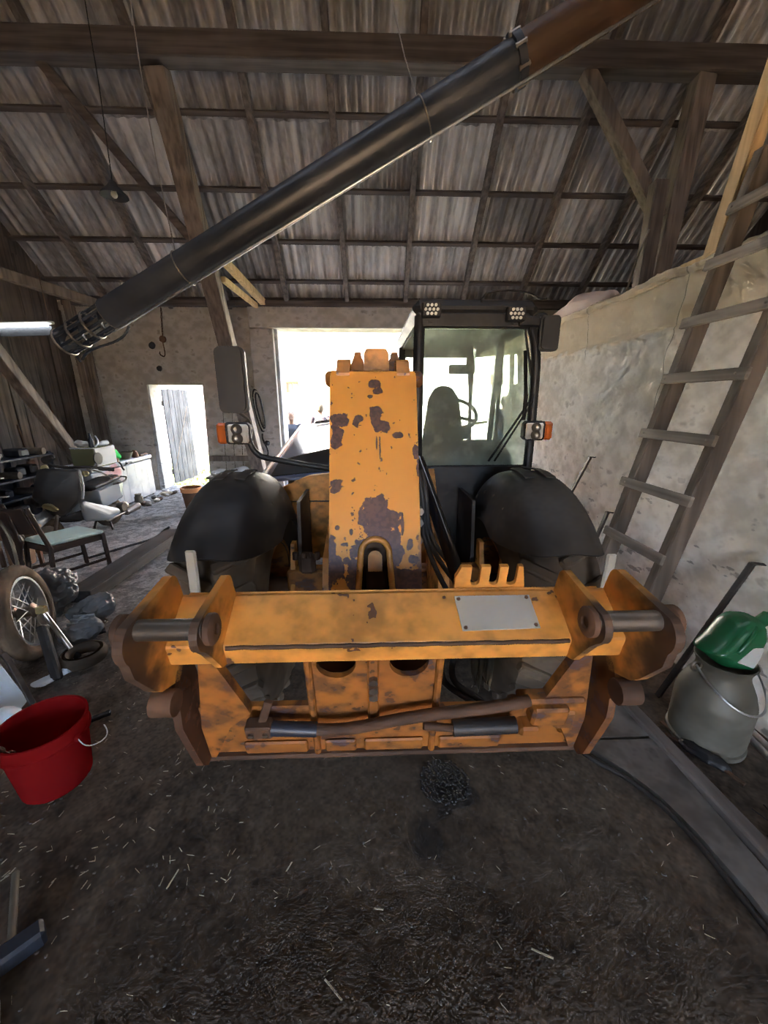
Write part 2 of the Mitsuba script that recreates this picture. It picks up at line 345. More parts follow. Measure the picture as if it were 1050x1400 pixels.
# roof: corrugated sheets on battens on rafters
PITCH_C = .13
def sheet_mesh(x0, w, s0, s1, front, lift):
    """s: distance along Y from the eave"""
    n = int(round(w / PITCH_C * 8)) + 1; x = np.linspace(x0, x0 + w, n); c = np.cos(2 * np.pi * x / PITCH_C) * .021 + lift
    nn = nrm([0, SL, 1.0]) if not front else nrm([0, -SL, 1.0]); rows = []
    for s in (s0, s1):
        yy = WY - s if not front else FRONT + s
        rows.append(np.stack([x, 0 * x + yy, 0 * x + EAVE + s * SL], 1) + np.outer(c, nn))
    v = np.vstack(rows); i = np.arange(n - 1)
    f = np.vstack([np.stack([i, i + 1, i + n + 1], 1), np.stack([i, i + n + 1, i + n], 1)])
    return trimesh.Trimesh(v, f, process=False)
half = WY - RIDGE_Y
ceil_lab = 'steep roof of grey corrugated sheets on dark battens, seen from inside'
labels['ceiling'] = {'label': ceil_lab, 'category': 'roof', 'kind': 'structure'}
rows = [-.25, .27, .74, 1.24, 1.82, 2.22, 2.62, half]
SW = PITCH_C * 8
for r in range(len(rows) - 1):
    for c in range(12):
        x0 = XL - .25 + c * SW
        obj('sheet', sheet_mesh(x0 - .03, SW + .06, rows[r] - .06, rows[r + 1], False, .115 + .008 * ((c + r) % 2) + .010 * (r % 2)), f'm_sheet_{R_.choice([0, 0, 1, 2, 2])}', 'ceiling', True)
for c in range(12):
    obj('sheet', sheet_mesh(XL - .28 + c * SW, SW + .06, -.25, half, True, .115 + .01 * (c % 2)), 'm_sheet_1', 'ceiling', True)
NB = nrm([0, SL, 1.0])
for s in (.02, .27, .74, 1.24, 1.82, 2.62, 3.3, 4.0, 4.7, 5.4):
    o = np.array([0, WY - s, EAVE + s * SL]) + NB * .063
    obj('batten', bar(o + X_ * (XL - .2), o + X_ * XE, .055, .06, NB, .004), 'm_beam', 'ceiling')
    o2 = np.array([0, FRONT + s, EAVE + s * SL]) + nrm([0, -SL, 1.]) * .063
    obj('batten', bar(o2 + X_ * (XL - .2), o2 + X_ * XE, .055, .06, nrm([0, -SL, 1.]), 0), 'm_beam', 'ceiling')
for i, x in enumerate([-4.55, -3.5, -2.47, -1.45, -.39, .64, 1.66, 2.66, 3.7, 4.7]):
    tw = [-.08, -.05, -.05, .12, -.1, -.10, -.12, .03, .05, 0][i]
    a = np.array([x, WY + .1, EAVE - .09 - .02]); b = np.array([x + tw, RIDGE_Y, EAVE + half * SL - .02])
    obj('rafter', bar(a, b, .075, .12, NB, .006), 'm_rafter', 'ceiling')
    a2 = np.array([x, FRONT - .1, EAVE - .11])
    obj('rafter', bar(a2, b, .075, .12, nrm([0, -SL, 1.]), 0), 'm_rafter', 'ceiling')
struct('trim_1', bar((XL, WY - .06, EAVE - .02), (XE, WY - .06, EAVE - .02), .12, .10, Z_, .006), 'm_beam', 'dark wall plate beam along the top of the back wall', 'beam')
# large purlin and the timber frame
bY, bZ = 5.36, 5.28
one('purlin_beam', bar((XL, bY, bZ), (XE, bY, bZ + .02), .20, .24, Z_, .012), 'm_beam', 'thick dark horizontal purlin beam high across the whole roof', 'beam')
one('timber_post', bar((-2.04, 7.30, .0), (-2.27, 5.40, 5.15), .20, .22, X_, .01), 'm_post', 'long raking wooden post rising behind the big mirror to the purlin', 'post')
one('timber_brace', bar((-2.06, 6.12, 3.62), (-1.86, 7.56, 3.36), .09, .11, Z_, .006), 'm_pale_wood', 'pale short brace from the raking post to the top of the back wall', 'brace')
one('timber_brace', bar((-2.10, 6.32, 3.38), (-1.98, 7.55, 3.30), .07, .08, Z_, .006), 'm_pale_wood', 'thinner pale brace just below the pale short brace', 'brace')
one('timber_brace', bar((-3.5, 5.42, 5.2), (-2.16, 6.16, 3.5), .1, .12, Y_, .008), 'm_beam', 'dark diagonal brace between purlin beam and raking post at upper left', 'brace')
one('timber_brace', bar((2.42, 5.36, 5.2), (3.42, 5.2, 3.75), .14, .14, Y_, .01), 'm_post', 'diagonal strut slanting down from the purlin to the loft posts at upper right', 'brace')
one('loft_post', bar((3.46, 5.2, 2.4), (3.75, 5.36, 5.16), .20, .20, X_, .01), 'm_post', 'upright loft post beyond the right wall carrying the purlin', 'post')
one('loft_post', bar((3.22, 5.02, 2.4), (3.25, 5.04, 4.05), .13, .16, X_, .01), 'm_post', 'short loft post beside the foot of the diagonal strut', 'post')
one('corner_post', bar((-5.1, WY - .08, 0), (-5.2, WY - .08, EAVE), .13, .13, X_, .01), 'm_post', 'grey upright timber post at the left end of the back wall', 'post')
one('timber_brace', bar((-6.0 + .75, 5.75, 2.75), (-4.9, 6.62, .75), .15, .17, X_, .01), 'm_post', 'thick slanting timber prop by the dark left wall above the scooters', 'brace')
one('timber_brace', bar((-5.2, 5.75, 3.42), (-4.45, 7.1, 3.22), .12, .14, Z_, .01), 'm_post', 'timber tie near the eaves at far left above the lamp', 'brace')
one('timber_brace', bar((-4.95, 7.56, 0), (-5.02, 7.56, 2.95), .06, .10, X_, .006), 'm_post', 'thin pale wooden batten upright against the back wall behind the freezer', 'brace')

# outside: yard, grass
def yard_fn(u, v):
    x = -40 + u * 80; y = WY + .3 + v * 40
    P = np.stack([x, y, 0 * x - .03], -1); P[..., 2] += (meshkit.fbm(P * .7, 3, 5) - .5) * .06 * np.clip((y - WY) / 2, 0, 1) - .22 * np.clip((y - 8.1) / .9, 0, 1)
    return P
def f_yard(p, n, uv):
    a = fbm(p.x * 1.5, p.y * 1.5, 0, octaves=4); b = fbm(p.x * 20, p.y * 20, 0, octaves=3)
    return mix(mix((.035, .05, .014), (.07, .095, .028), b), (.16, .145, .12), smoothstep(.54, .66, a))
mat('m_yard', proc(f_yard), .95)
struct('ground', grid(yard_fn, 160, 200), 'm_yard', 'sunlit grassy yard outside the openings', 'ground', True)
mat('m_sand', (.42, .31, .20), .95)
struct('ground_front', box((0, FRONT - 10.3, -.08), (60, 20, .12)), 'm_sand', 'dusty yard in front of the barn', 'ground')

# ---------------------------------------------------------------- the telehandler
TH = thing('telehandler', 'yellow telehandler with chipped paint and an empty front carriage, parked in the barn', 'telehandler')
def P(name, m, mt, parent=None, smooth=False, label=None): return obj(name, m, mt, parent or TH, smooth, label)
MC = .08
# front wheels, tyres with lugs
for sx in (-1, 1):
    xc = MC + sx * .80
    R, W = .60, .43
    prof = [(.30, -W * .40), (.42, -W * .5), (.53, -W * .49), (.575, -W * .43), (.583, -W * .2), (.585, 0), (.583, W * .2), (.575, W * .43), (.53, W * .49), (.42, W * .5), (.30, W * .40)]
    M = frame((xc, 2.08, R), Y_, Z_, X_)
    lugs = []
    for k in range(22):
        for s in (-1, 1):
            a = (k + .25 * s) * 2 * np.pi / 22
            def q(r, a_, w): return np.array([r * math.cos(a_), r * math.sin(a_), w])
            p0, p1 = q(.592, a + .12, 0), q(.583, a - .06, s * W * .46)
            lugs.append(mv(bar(p0, p1, .05, .045, q(1, a, 0), .008), M))
    w = P('front_wheel', cat(lathe(prof, 48, M), lugs), 'm_rubber', smooth=40, label='big dusty black tyre with chunky tread')
    P('rim', lathe([(0, -.06), (.12, -.06), (.13, -.02), (.26, -.04), (.31, -W * .42), (.33, -W * .42), (.33, W * .42), (.31, W * .42), (.26, .04), (.13, .02), (.12, .06), (0, .06)], 32, M), 'm_paint_worn', w, 40)
    # fender: a helmet shaped cover open below
    def fend(u, v, xc=xc, sx=sx):
        s = -1 + 2 * u; h = .243
        r = .722 - .28 * np.abs(s) ** 3.7
        zl = 1.0 + .06 * (1 - s * s)
        phi1 = np.arccos(np.clip((zl - .6) / r, -1, 1)); phi0 = -1.15
        phi = phi0 + (np.maximum(phi1, -.25) - phi0) * v
        x = xc + s * h * (1 + .07 * np.abs(v - .2))
        return np.stack([x, 2.08 - r * np.sin(phi) * 1.0, .6 + r * np.cos(phi)], -1)
    g = grid(fend, 33, 28)
    if np.mean(g.vertex_normals[:, 2]) < 0: g.invert()
    fk = P('fender', shell(g, .014), 'm_fender', smooth=50, label='black plastic mudguard shaped like a helmet')
    for u0 in (.34, .56): P('moulded_rib', shell(mv(grid(lambda u, v: fend(u0 + .10 * u, .50 + .16 * v), 6, 6), t=(0, -.002, .007)), .008), 'm_fender', fk, 40)
    # inner flap and bracket
    P('mud_flap', prism(Polygon([(2.16, 1.14), (2.50, 1.14), (2.50, .62), (2.2, .55), (2.12, .80)]), .02, frame((xc - sx * .29, 0, 0), Y_, Z_, X_)), 'm_black')
    P('fender_bracket', prism(Polygon([(1.9, .55), (2.1, .5), (2.12, .92), (2.06, .92), (2.0, .70)]), .025, frame((xc - sx * .26, 0, 0), Y_, Z_, X_)), 'm_paint_side')
    # rear wheels behind
    M2 = frame((MC + sx * .80, 4.75, R), Y_, Z_, X_)
    rw = P('rear_wheel', lathe(prof, 36, M2), 'm_rubber', smooth=40)
    P('rim', lathe([(0, -.06), (.12, -.06), (.26, -.04), (.33, -W * .42), (.33, W * .42), (.26, .04), (0, .06)], 24, M2), 'm_paint_worn', rw, 40)
# clearance rods on the fenders
for x, zt in ((-.72, 1.13), (.995, 1.09)):
    P('marker_bar', bar((x - .01, 1.45, .60), (x, 1.45, zt), .042, .018, Y_, .006), 'm_grey_paint', label='pale upright marker bar')
    P('marker_bracket', bar((x - .01, 1.46, .62), (x * .5, 2.05, .62), .03, .03), 'm_rusty')

# chassis and axle
P('chassis', cat(prism(Polygon([(1.75, .55), (2.0, .42), (5.1, .42), (5.1, .95), (3.0, .98), (2.3, 1.0), (1.9, .9)]), .05, frame((-.26, 0, 0), Y_, Z_, X_)),
                 prism(Polygon([(1.75, .55), (2.0, .42), (5.1, .42), (5.1, .95), (3.0, .98), (2.3, 1.0), (1.9, .9)]), .05, frame((.36, 0, 0), Y_, Z_, X_)),
                 box((.1, 2.35, .62), (.62, .08, .38), .01), box((.08, 3.5, .5), (.6, 3.0, .05), .01)), 'm_paint_side')
P('front_axle', cat(cyl((-.7, 2.08, .6), (.9, 2.08, .6), .10, 16), lathe([(0, -.17), (.12, -.17), (.18, -.08), (.2, 0), (.18, .08), (.12, .17), (0, .17)], 20, frame((.1, 2.08, .6), X_, Z_, Y_))), 'm_rusty', smooth=40)
P('rear_axle', cyl((-.7, 4.75, .6), (.9, 4.75, .6), .10, 16), 'm_rusty', smooth=40)
# cross member in front of the body, rough and rusty
for cx in (-.29, .43): P('cross_member', box((cx, 2.05, .70), (.38, .10, .16), .01), 'm_paint_worn')
# left body panel and engine cover
P('side_panel', cat(prism(Polygon([(-.68, .62), (-.18, .62), (-.18, 1.24), (-.42, 1.215), (-.68, 1.10)]), .05, frame((0, 2.62, 0), X_, Z_, -Y_)),
                    box((-.65, 3.55, .82), (.05, 1.9, .42), .01)), 'm_paint_side')
P('panel_seam', cat(box((-.43, 2.566, 1.04), (.5, .012, .008)), cyl((-.22, 2.55, 1.11), (-.22, 2.58, 1.11), .02, 10)), 'm_black')
def hood(u, v):
    s, t = u, v
    zl = 1.165 + .215 * t; zr = 1.21 + .12 * np.minimum(t * 6, 1) + .15 * t
    return np.stack([-.77 - .15 * t + (.60 + .15 * t) * s, 2.66 + 2.65 * t, zl + (zr - zl) * s ** .75], -1)
g = grid(hood, 26, 30)
if np.mean(g.vertex_normals[:, 2]) < 0: g.invert()
hd = P('engine_cover', cat(shell(g, .02), box((-.5, 5.30, 1.1), (.7, .04, .46), .02)), 'm_hood', smooth=50, label='dark glossy sloping engine cover mirroring the bright gateway')
P('mesh_grille', shell(mv(grid(lambda u, v: hood(.10 + .88 * u, .02 + .15 * v), 14, 10), t=(0, 0, .008)), .006), 'm_fabric', hd)
P('edge_trim', tube([hood(np.array(0.0), np.array(t)) + [0, 0, .012] for t in np.linspace(0, 1, 8)], .016, 8), 'm_white_plain', hd, True, label='pale trim along the left edge')
P('rear_vent', cat([bar((-.72, 5.26 - k * .10, 1.435 - k * .007), (-.2, 5.26 - k * .10, 1.49 - k * .007), .012, .012) for k in range(3)]), 'm_black', hd)

# boom: nose plate with an arched recess, sides, long box back to the rear pivot
MN = frame(NOSE_O, X_, NOSE_U, np.cross(X_, NOSE_U))       # z of this frame points to the camera side
if (MN[:3, 2] @ NOSE_N) < 0: MN = frame(NOSE_O, -X_, NOSE_U)
SGN = MN[0, 0]
NL = .815
arch = Polygon([(-.062, -.12), (.062, -.12), (.044, .125)] + [(.044 * math.cos(a), .125 + .044 * math.sin(a)) for a in np.linspace(0, np.pi, 14)] + [(-.044, .125)])
outline = Polygon([(-.165, -.10), (.165, -.10), (.164, NL - .02), (.158, NL), (-.158, NL), (-.164, NL - .02)])
nose_solid = cat(prism(outline.difference(arch), .014, MN),
                 mv(box((-.158, NL / 2 - .05, -.13), (.012, NL + .1, .26)), MN), mv(box((.158, NL / 2 - .05, -.13), (.012, NL + .1, .26)), MN), mv(box((0, NL - .008, -.13), (.32, .014, .26)), MN))
nose = P('boom_nose', nose_solid, 'm_nose', label='yellow boom nose with big patches of flaked paint')
rim = np.array([(-.068, -.11, .012)] + [(-.051, .0 + .120, .016)] + [(.050 * math.cos(a), .126 + .050 * math.sin(a), .018) for a in np.linspace(np.pi, 0, 13)] + [(.068, -.11, .012)])
P('arch_rim', mv(tube(rim, .011, 8), MN), 'm_paint', nose, True)
P('arch_recess', cat(mv(box((0, .04, -.10), (.13, .36, .012)), MN), mv(box((-.065, .04, -.05), (.01, .36, .11)), MN), mv(box((.065, .04, -.05), (.01, .36, .11)), MN), mv(box((0, .20, -.05), (.13, .01, .11)), MN)), 'm_rusty', nose)
P('tilt_lug', mv(prism(sbox(-.024, .0, .024, .055).union(Point(0, .055).buffer(.024)), .05, None), MN, None).apply_transform(np.eye(4)) if False else mv(prism(sbox(-.026, .0, .026, .05).union(Point(0, .05).buffer(.026)), .05), MN @ frame((0, .06, -.07), X_, Y_)), 'm_paint', nose)
P('tilt_ram', mv(box((0, -.03, -.06), (.085, .2, .05), .01), MN), 'm_rusty', nose)
top = NOSE_O + NOSE_U * NL
P('pivot_pin', lathe([(0, 0), (.02, .002), (.03, .012), (.032, .03), (.032, .36), (.03, .378), (.02, .388), (0, .39)], 20, frame(top + [-.19, .05, -.02], Y_, Z_, X_)), 'm_paint_worn', nose, 40)
for s in (-1, 1):
    P('shoulder', mv(prism(Polygon([(-.02, -.10), (.17, -.10), (.17, .02), (.13, .045), (.07, .055), (.03, .045), (-.02, 0)]), .05, frame(top + [s * .115 - .025, 0, 0], Y_, Z_, X_))), 'm_paint', nose)
P('boom', cat(bar((.012, 1.78, 1.62), (.012, 4.7, 1.66), .30, .30, Z_, .02), box((.012, 1.95, 1.42), (.26, .34, .5), .03)), 'm_paint', label='long yellow boom box running back to the rear pivot')
P('head_block', prism(Polygon([(-.05, -.05), (.05, -.05), (.054, .04), (.05, .115), (.04, .130), (-.04, .130), (-.05, .115), (-.054, .04)]), .10, frame((.026, 1.80, 1.775), X_, Z_)), 'm_paint_side', label='faded block standing on the boom head')
P('head_boss', box((.026, 1.69, 1.80), (.05, .03, .05), .006), 'm_paint_side')
for s in (-1, 1):
    P('head_cheek', prism(Polygon([(s * q, z) for q, z in ((-.026, -.05), (.026, -.05), (.028, .065), (.014, .098), (.008, .118), (-.016, .118), (-.018, .10), (-.026, .09))]), .09, frame((.026 + s * .080, 1.81, 1.775), X_, Z_)), 'm_paint_worn')
P('rear_tower', cat(box((-.2, 4.75, 1.2), (.05, .6, 1.15), .02), box((.23, 4.75, 1.2), (.05, .6, 1.15), .02)), 'm_paint')

# carriage: tilted frame in front of the boom; its own axes: x, u up along the lower plate, n towards the camera side
CO = np.array([.07, .865, 1.044]); CU = np.array([0, -.208, .978]); CN = np.array([0, -.978, -.208])
MCG = np.array([[1, 0, 0, CO[0]], [0, CU[1], CN[1], CO[1]], [0, CU[2], CN[2], CO[2]], [0, 0, 0, 1.]])
def cb(c, s, b=.006): return box(c, s, b, M=MCG)
def plate(poly, n0, th): return prism(poly, th, MCG @ frame((0, 0, n0), X_, Y_))
def side_plate(poly, x, th): return prism(poly, th, MCG @ np.array([[0, 0, 1, x - th / 2], [0, 1, 0, 0], [1, 0, 0, 0], [0, 0, 0, 1.]]))
sec = Polygon([(0, .0), (.004, .004), (.004, .060), (0, .066), (-.13, .115), (-.142, .112), (-.142, .10), (-.02, .052), (-.012, .0)])
car = P('carriage', side_plate(sec, 0, 1.20), 'm_paint', label='wide yellow crossbar of the front carriage')
P('crossbar_back', cb((0, .055, -.146), (1.16, .12, .012)), 'm_paint_side', car)
P('weld_bead', mv(tube([(x, .060 + .0007 * math.sin(x * 90), .004 + .0007 * math.sin(x * 53)) for x in np.linspace(-.44, .44, 90)], .006, 6), MCG), 'm_rusty', car, True)
MT = MCG @ frame((0, .066, 0), X_, nrm([0, .049, -.13]))
P('blank_plate', prism(Polygon([(.158, .125), (.368, .125), (.372, .028), (.165, .024)]), .004, MT), 'm_grey_paint', car, label='blank grey rectangular plate on the crossbar')
for x, y_ in ((.168, .115), (.358, .117), (.362, .036), (.174, .032)): P('plate_rivet', mv(cyl((x, y_, .003), (x, y_, .007), .005, 8), MT), 'm_rusty', car)
arc = lambda cx, cy_, r, a0, a1, k=8: [(cx + r * math.cos(a), cy_ + r * math.sin(a)) for a in np.linspace(a0, a1, k)]
fin_in = Polygon([(-.10, .10), (-.005, .06), (.0, .0), (.03, .02), (.07, .11)] + arc(.062, .172, .042, -.9, 1.35) + arc(-.10, .172, .03, 1.45, 3.0, 6) + [(-.135, .115)])
fin_out = Polygon([(-.10, .0), (-.01, -.07), (.065, -.02), (.085, .01), (.125, .10)] + arc(.078, .165, .052, -.5, 1.35) + arc(-.10, .172, .03, 1.45, 3.0, 6) + [(-.135, .115)])
for x in (-.455, .455): P('hook_plate', side_plate(fin_in, x, .018), 'm_paint_hook', car, label='upright inner hook plate')
for x in (-.60, .60): P('hook_plate', side_plate(fin_out, x, .022), 'm_paint_hook', car, label='outer hook plate with a dark worn end')
for x0, x1 in ((-.625, -.43), (.43, .625)):
    pk = P('hook_pin', mv(cyl((x0, .183, .062), (x1, .183, .062), .024, 24), MCG), 'm_steel', car, 40, label='bare steel pin between two hook plates')
    for xx in (x0, x1): P('pin_collar', mv(lathe([(0, -.012), (.028, -.012), (.036, -.006), (.036, .006), (.028, .012), (.014, .012), (.012, .006), (0, .006)], 24, frame((xx, .183, .062), Z_, Y_, X_ * (1 if xx > 0 else -1)) @ np.diag([1, 1, 1 if (xx in (x1,)) == (x0 > 0) else -1, 1.])), MCG), 'm_rusty', car, 40)
for s in (-1, 1):
    P('side_plate', side_plate(Polygon([(-.09, .0), (.0, -.04), (.05, -.10), (.03, -.14), (.045, -.20), (.035, -.30), (.02, -.42), (.0, -.455), (-.09, -.455)]), s * .60, .022), 'm_rust_paint', car)
    P('stop_knuckle', mv(cyl((s * .60 - .028, -.075, .055), (s * .60 + .028, -.075, .055), .034, 14), MCG), 'm_rusty', car, 40)
    P('corner_gusset', plate(Polygon([(s * .535, -.01), (s * .50, -.01), (s * .43, -.235), (s * .50, -.30), (s * .57, -.45), (s * .585, -.45), (s * .585, -.30)]), -.05, .03), 'm_paint_worn', car)
low = Polygon([(-.61, -.232), (-.262, -.232), (-.262, -.0), (.13, -.0), (.13, -.258), (.61, -.258), (.61, -.47), (-.61, -.47)])
for xx in (-.173, .032): low = low.difference(Point(xx, -.06).buffer(.055))
for xx, yy, r in ((-.545, -.345, .018), (.545, -.38, .022)): low = low.difference(Point(xx, yy).buffer(r))
lo = P('lower_plate', plate(low, -.058, .018), 'm_paint_worn', car, label='lower plate of the carriage, rusty orange, with openings left and right')
P('plate_backing', plate(Polygon([(-.24, .05), (.11, .05), (.11, -.2), (-.24, -.2)]), -.14, .01), 'm_rusty', car)
P('bottom_lip', cb((0, -.465, -.045), (1.22, .018, .05)), 'm_rusty', car)
for x in (-.25, .118): P('stiffener', cb((x, -.23, -.038), (.020, .46, .03)), 'm_paint_worn', car)
for x, w in ((-.175, .10), (.03, .12), (-.06, .08), (.24, .2), (-.38, .2)): P('wear_pad', cb((x, -.425, -.034), (w, .055, .012)), 'm_paint_worn', car)
P('center_rib', cb((-.069, -.15, -.03), (.034, .29, .02)), 'm_paint_worn', car)
for yy in (-.10, -.135, -.165): P('rib_bolt', mv(cyl((-.069, yy, -.022), (-.069, yy, -.006), .014, 6), MCG), 'm_steel', car)
bentp = curve([(-.30, -.266, .01), (-.24, -.272, .01), (-.17, -.275, .01), (-.05, -.250, .01), (.118, -.214, .01), (.30, -.186, .01), (.38, -.18, .0)], 30)
P('locking_pipe', mv(tube(bentp, .017, 12), MCG), 'm_rusty', car, True, label='bent dark pipe lying across the lower plate')
P('pipe_sleeve', mv(cyl((-.365, -.262, .01), (-.235, -.272, .01), .021, 16), MCG), 'm_auger', car, 40)
blk = P('clamp_block', cb((-.40, -.262, .008), (.075, .05, .04), .005), 'm_rusty', car)
for x in (-.42, -.38): P('bolt', mv(cyl((x, -.262, .026), (x, -.262, .034), .008, 6), MCG), 'm_steel', blk)
P('locking_lever', mv(bar((-.395, -.25, .0), (-.362, -.155, .0), .024, .016, (0, 0, 1), .003), MCG), 'm_rusty', car)
P('locking_ram', mv(cyl((.17, -.300, .0), (.36, -.292, .0), .024, 16), MCG), 'm_black', car, 40, label='small black ram at the lower right')
P('ram_rod', mv(cyl((.08, -.285, .0), (.17, -.300, .0), .012, 10), MCG), 'm_rusty', car, 40)
for c, s in (((.46, -.262, -.02), (.11, .075, .05)), ((.46, -.205, -.03), (.20, .022, .05)), ((.41, -.33, -.02), (.06, .04, .05)), ((.52, -.30, -.03), (.06, .08, .04)), ((.36, -.235, -.03), (.05, .05, .04))): P('ram_bracket', cb(c, s, .008), 'm_paint_worn', car)
comb = sbox(.165, .06, .37, .185)
for x in (.222, .275): comb = comb.difference(sbox(x - .013, .135, x + .013, .3).union(Point(x, .135).buffer(.013)))
comb = comb.difference(sbox(.312, .135, .340, .3).union(Point(.326, .135).buffer(.014))).difference(Polygon([(.165, .2), (.165, .15), (.185, .2)])).difference(Polygon([(.37, .2), (.37, .10), (.35, .2)]))
P('hose_comb', plate(comb, -.165, .014), 'm_paint', car, label='comb shaped hose bracket on top of the crossbar')
# hydraulic parts between boom and cab
P('lift_arm_plate', prism(Polygon([(1.45, .62), (1.75, .62), (2.15, 1.05), (2.1, 1.33), (1.98, 1.36), (1.62, 1.0)]), .03, frame((.30, 0, 0), Y_, Z_, X_)), 'm_paint_side', label='yellow plate on the right of the boom')
P('lift_ram', cat(cyl((.235, 1.9, 1.42), (.36, 1.38, .98), .030, 16), cyl((.36, 1.38, .98), (.39, 1.25, .87), .018, 12)), 'm_black_gloss', smooth=40, label='black hydraulic ram beside the boom')
for k in range(3):
    a = np.array([.19 + k * .018, 1.66 + k * .02, 1.40])
    P('hydraulic_hose', tube(curve([a, a + [.02, -.06, -.15], a + [.05, -.05, -.30], a + [.10 + k * .03, -.2, -.42], (.24 + k * .03, 1.06, 1.12)], 22), .011, 8), 'm_black', smooth=True)
P('hose_fitting', cat(*[cyl((.205, 1.6, z), (.205, 1.55, z), .018, 6) for z in (1.25, 1.2, 1.12)]), 'm_steel')
for k, x in enumerate((.25, .29)):
    P('hydraulic_hose', tube(curve([(x, 1.12, 1.0), (x + .01, 1.2, .80), (x + .03, 1.22, .66), (x + .12, 1.2, .60), (x + .15, 1.12, .55)], 22), .012, 8), 'm_black', smooth=True)
P('frayed_rag', cat(*[lathe([(0, 0), (.012, -.01), (.009, -.1 - .04 * (k % 3)), (0, -.16 - .04 * (k % 3))], 6, frame((.40 + k * .016, 1.3 + .01 * (k % 2), .78), X_, Y_)) for k in range(6)]), 'm_dash', label='frayed pale rag hanging behind the crossbar')

# cab: roof, posts, front glass, lower panel
CX0, CX1, CY = .30, 1.03, 2.6
CR = 4.05
cab = P('cab', cat(box((.655, (CY + CR) / 2, 2.245), (.78, CR - CY + .05, .10), .04), box((.64, CY + .01, 2.175), (.70, .08, .09), .01)), 'm_black', label='dark cab with a windscreen, standing right of the boom')
P('front_panel', prism(Polygon([(.33, 1.27), (1.075, 1.27), (1.09, 1.18), (1.06, .95), (.98, .55), (.36, .38), (.33, .6)]), .06, frame((0, CY + .03, 0), X_, Z_)), 'm_black', cab, label='plain black panel below the windscreen')
P('cab_floor', box((.70, (CY + CR) / 2, .70), (.70, CR - CY, .06)), 'm_black', cab); P('rear_panel', box((.66, CR, .95), (.72, .05, .5)), 'm_black', cab)
P('side_sill', box((.32, 3.3, .9), (.04, 1.5, .7)), 'm_black', cab); P('side_sill', box((1.0, 3.3, .72), (.04, 1.5, .3)), 'm_black', cab)
front_l = [(.31, CY, 2.2), (.305, CY - .02, 1.8), (.315, CY, 1.27)]
front_r = [(.985, CY + .02, 2.2), (1.04, CY - .01, 2.05), (1.06, CY - .02, 1.8), (1.075, CY, 1.5), (1.075, CY, 1.2)]
P('cab_post', tube(curve(front_l, 10), .034, 8), 'm_black', cab, True); P('cab_post', tube(curve(front_r, 14), .030, 8), 'm_black', cab, True)
P('cab_post', tube(curve([(.32, CR, 2.2), (.31, CR, 1.6), (.32, CR, .9)], 8), .035, 8), 'm_black', cab, True); P('cab_post', tube(curve([(.98, CR, 2.2), (1.04, CR, 1.6), (1.03, CR, .9)], 8), .035, 8), 'm_black', cab, True)
P('cab_post', tube(curve([(1.0, 3.2, 2.2), (1.06, 3.2, 1.7), (1.06, 3.2, .9)], 8), .022, 8), 'm_black', cab, True)
wind = Polygon([(.33, 1.27), (1.05, 1.27), (1.055, 1.5), (1.04, 1.85), (.965, 2.15), (.33, 2.15)])
P('windscreen', prism(wind, .006, frame((0, CY + .0, 0), X_, Z_)), 'm_glass', cab, label='dusty windscreen')
scene[f'{cab}__windscreen'] = mikit.ply(trimesh.Trimesh([(x, CY + .005, z) for x, z in list(wind.exterior.coords)[:-1]], [(0, i, i + 1) for i in range(1, 5)], process=False), 'm_glass_dusty')
P('rear_window', trimesh.Trimesh([(.35, CR, 1.2), (1.0, CR, 1.2), (.98, CR, 2.15), (.35, CR, 2.15)], [(0, 1, 2), (0, 2, 3)], process=False), 'm_glass', cab)
P('side_window', trimesh.Trimesh([(1.045, CY + .1, 1.0), (1.045, CR, 1.0), (1.0, CR, 2.15), (1.0, CY + .1, 2.15)], [(0, 1, 2), (0, 2, 3)], process=False), 'm_glass', cab)
P('rear_frame', cat(box((.66, CR, 2.18), (.70, .05, .14), .01), box((.66, CR, 1.2), (.66, .05, .06), .01)), 'm_dash', cab)
P('headliner', box((.655, 3.3, 2.185), (.68, 1.4, .02)), 'm_dash', cab)
P('door_frame', cat(bar((.93, 2.95, 2.15), (.90, 2.95, 1.28), .03, .03), bar((.965, 3.0, 2.15), (.97, 3.0, 1.3), .025, .025)), 'm_black', cab)
P('windscreen_seal', tube([(x, CY - .005, z) for x, z in [(.33, 1.27), (1.05, 1.27), (1.055, 1.5), (1.04, 1.85), (.965, 2.15), (.33, 2.15)]], .010, 6, True), 'm_black', cab)
P('dash_panel', cat(prism(Polygon([(CY + .05, 1.15), (CY + .42, 1.15), (CY + .42, 1.36), (CY + .30, 1.42), (CY + .05, 1.33)]), .62, frame((.36, 0, 0), Y_, Z_, X_))), 'm_dash', cab)
P('steering_column', cat(bar((.66, CY + .28, 1.2), (.66, CY + .52, 1.56), .12, .1, X_, .03), box((.66, CY + .40, 1.46), (.22, .10, .09), .03)), 'm_dash', cab)
sw = frame((.655, CY + .55, 1.60), X_, nrm([0, .80, .60]))
wheel = P('steering_wheel', ring((0, 0, 0), .19, .014, 36, 8, None).apply_transform(sw), 'm_grey_wheel', cab, True, label='dark grey steering wheel')
P('spoke', cat(*[mv(bar((0, 0, -.02), (.185 * math.cos(a), .185 * math.sin(a), 0), .03, .012, Z_, .003), sw) for a in (-.5, 1.57 + .3, 3.6)], mv(cyl((0, 0, -.05), (0, 0, .015), .045, 16), sw)), 'm_black', wheel)
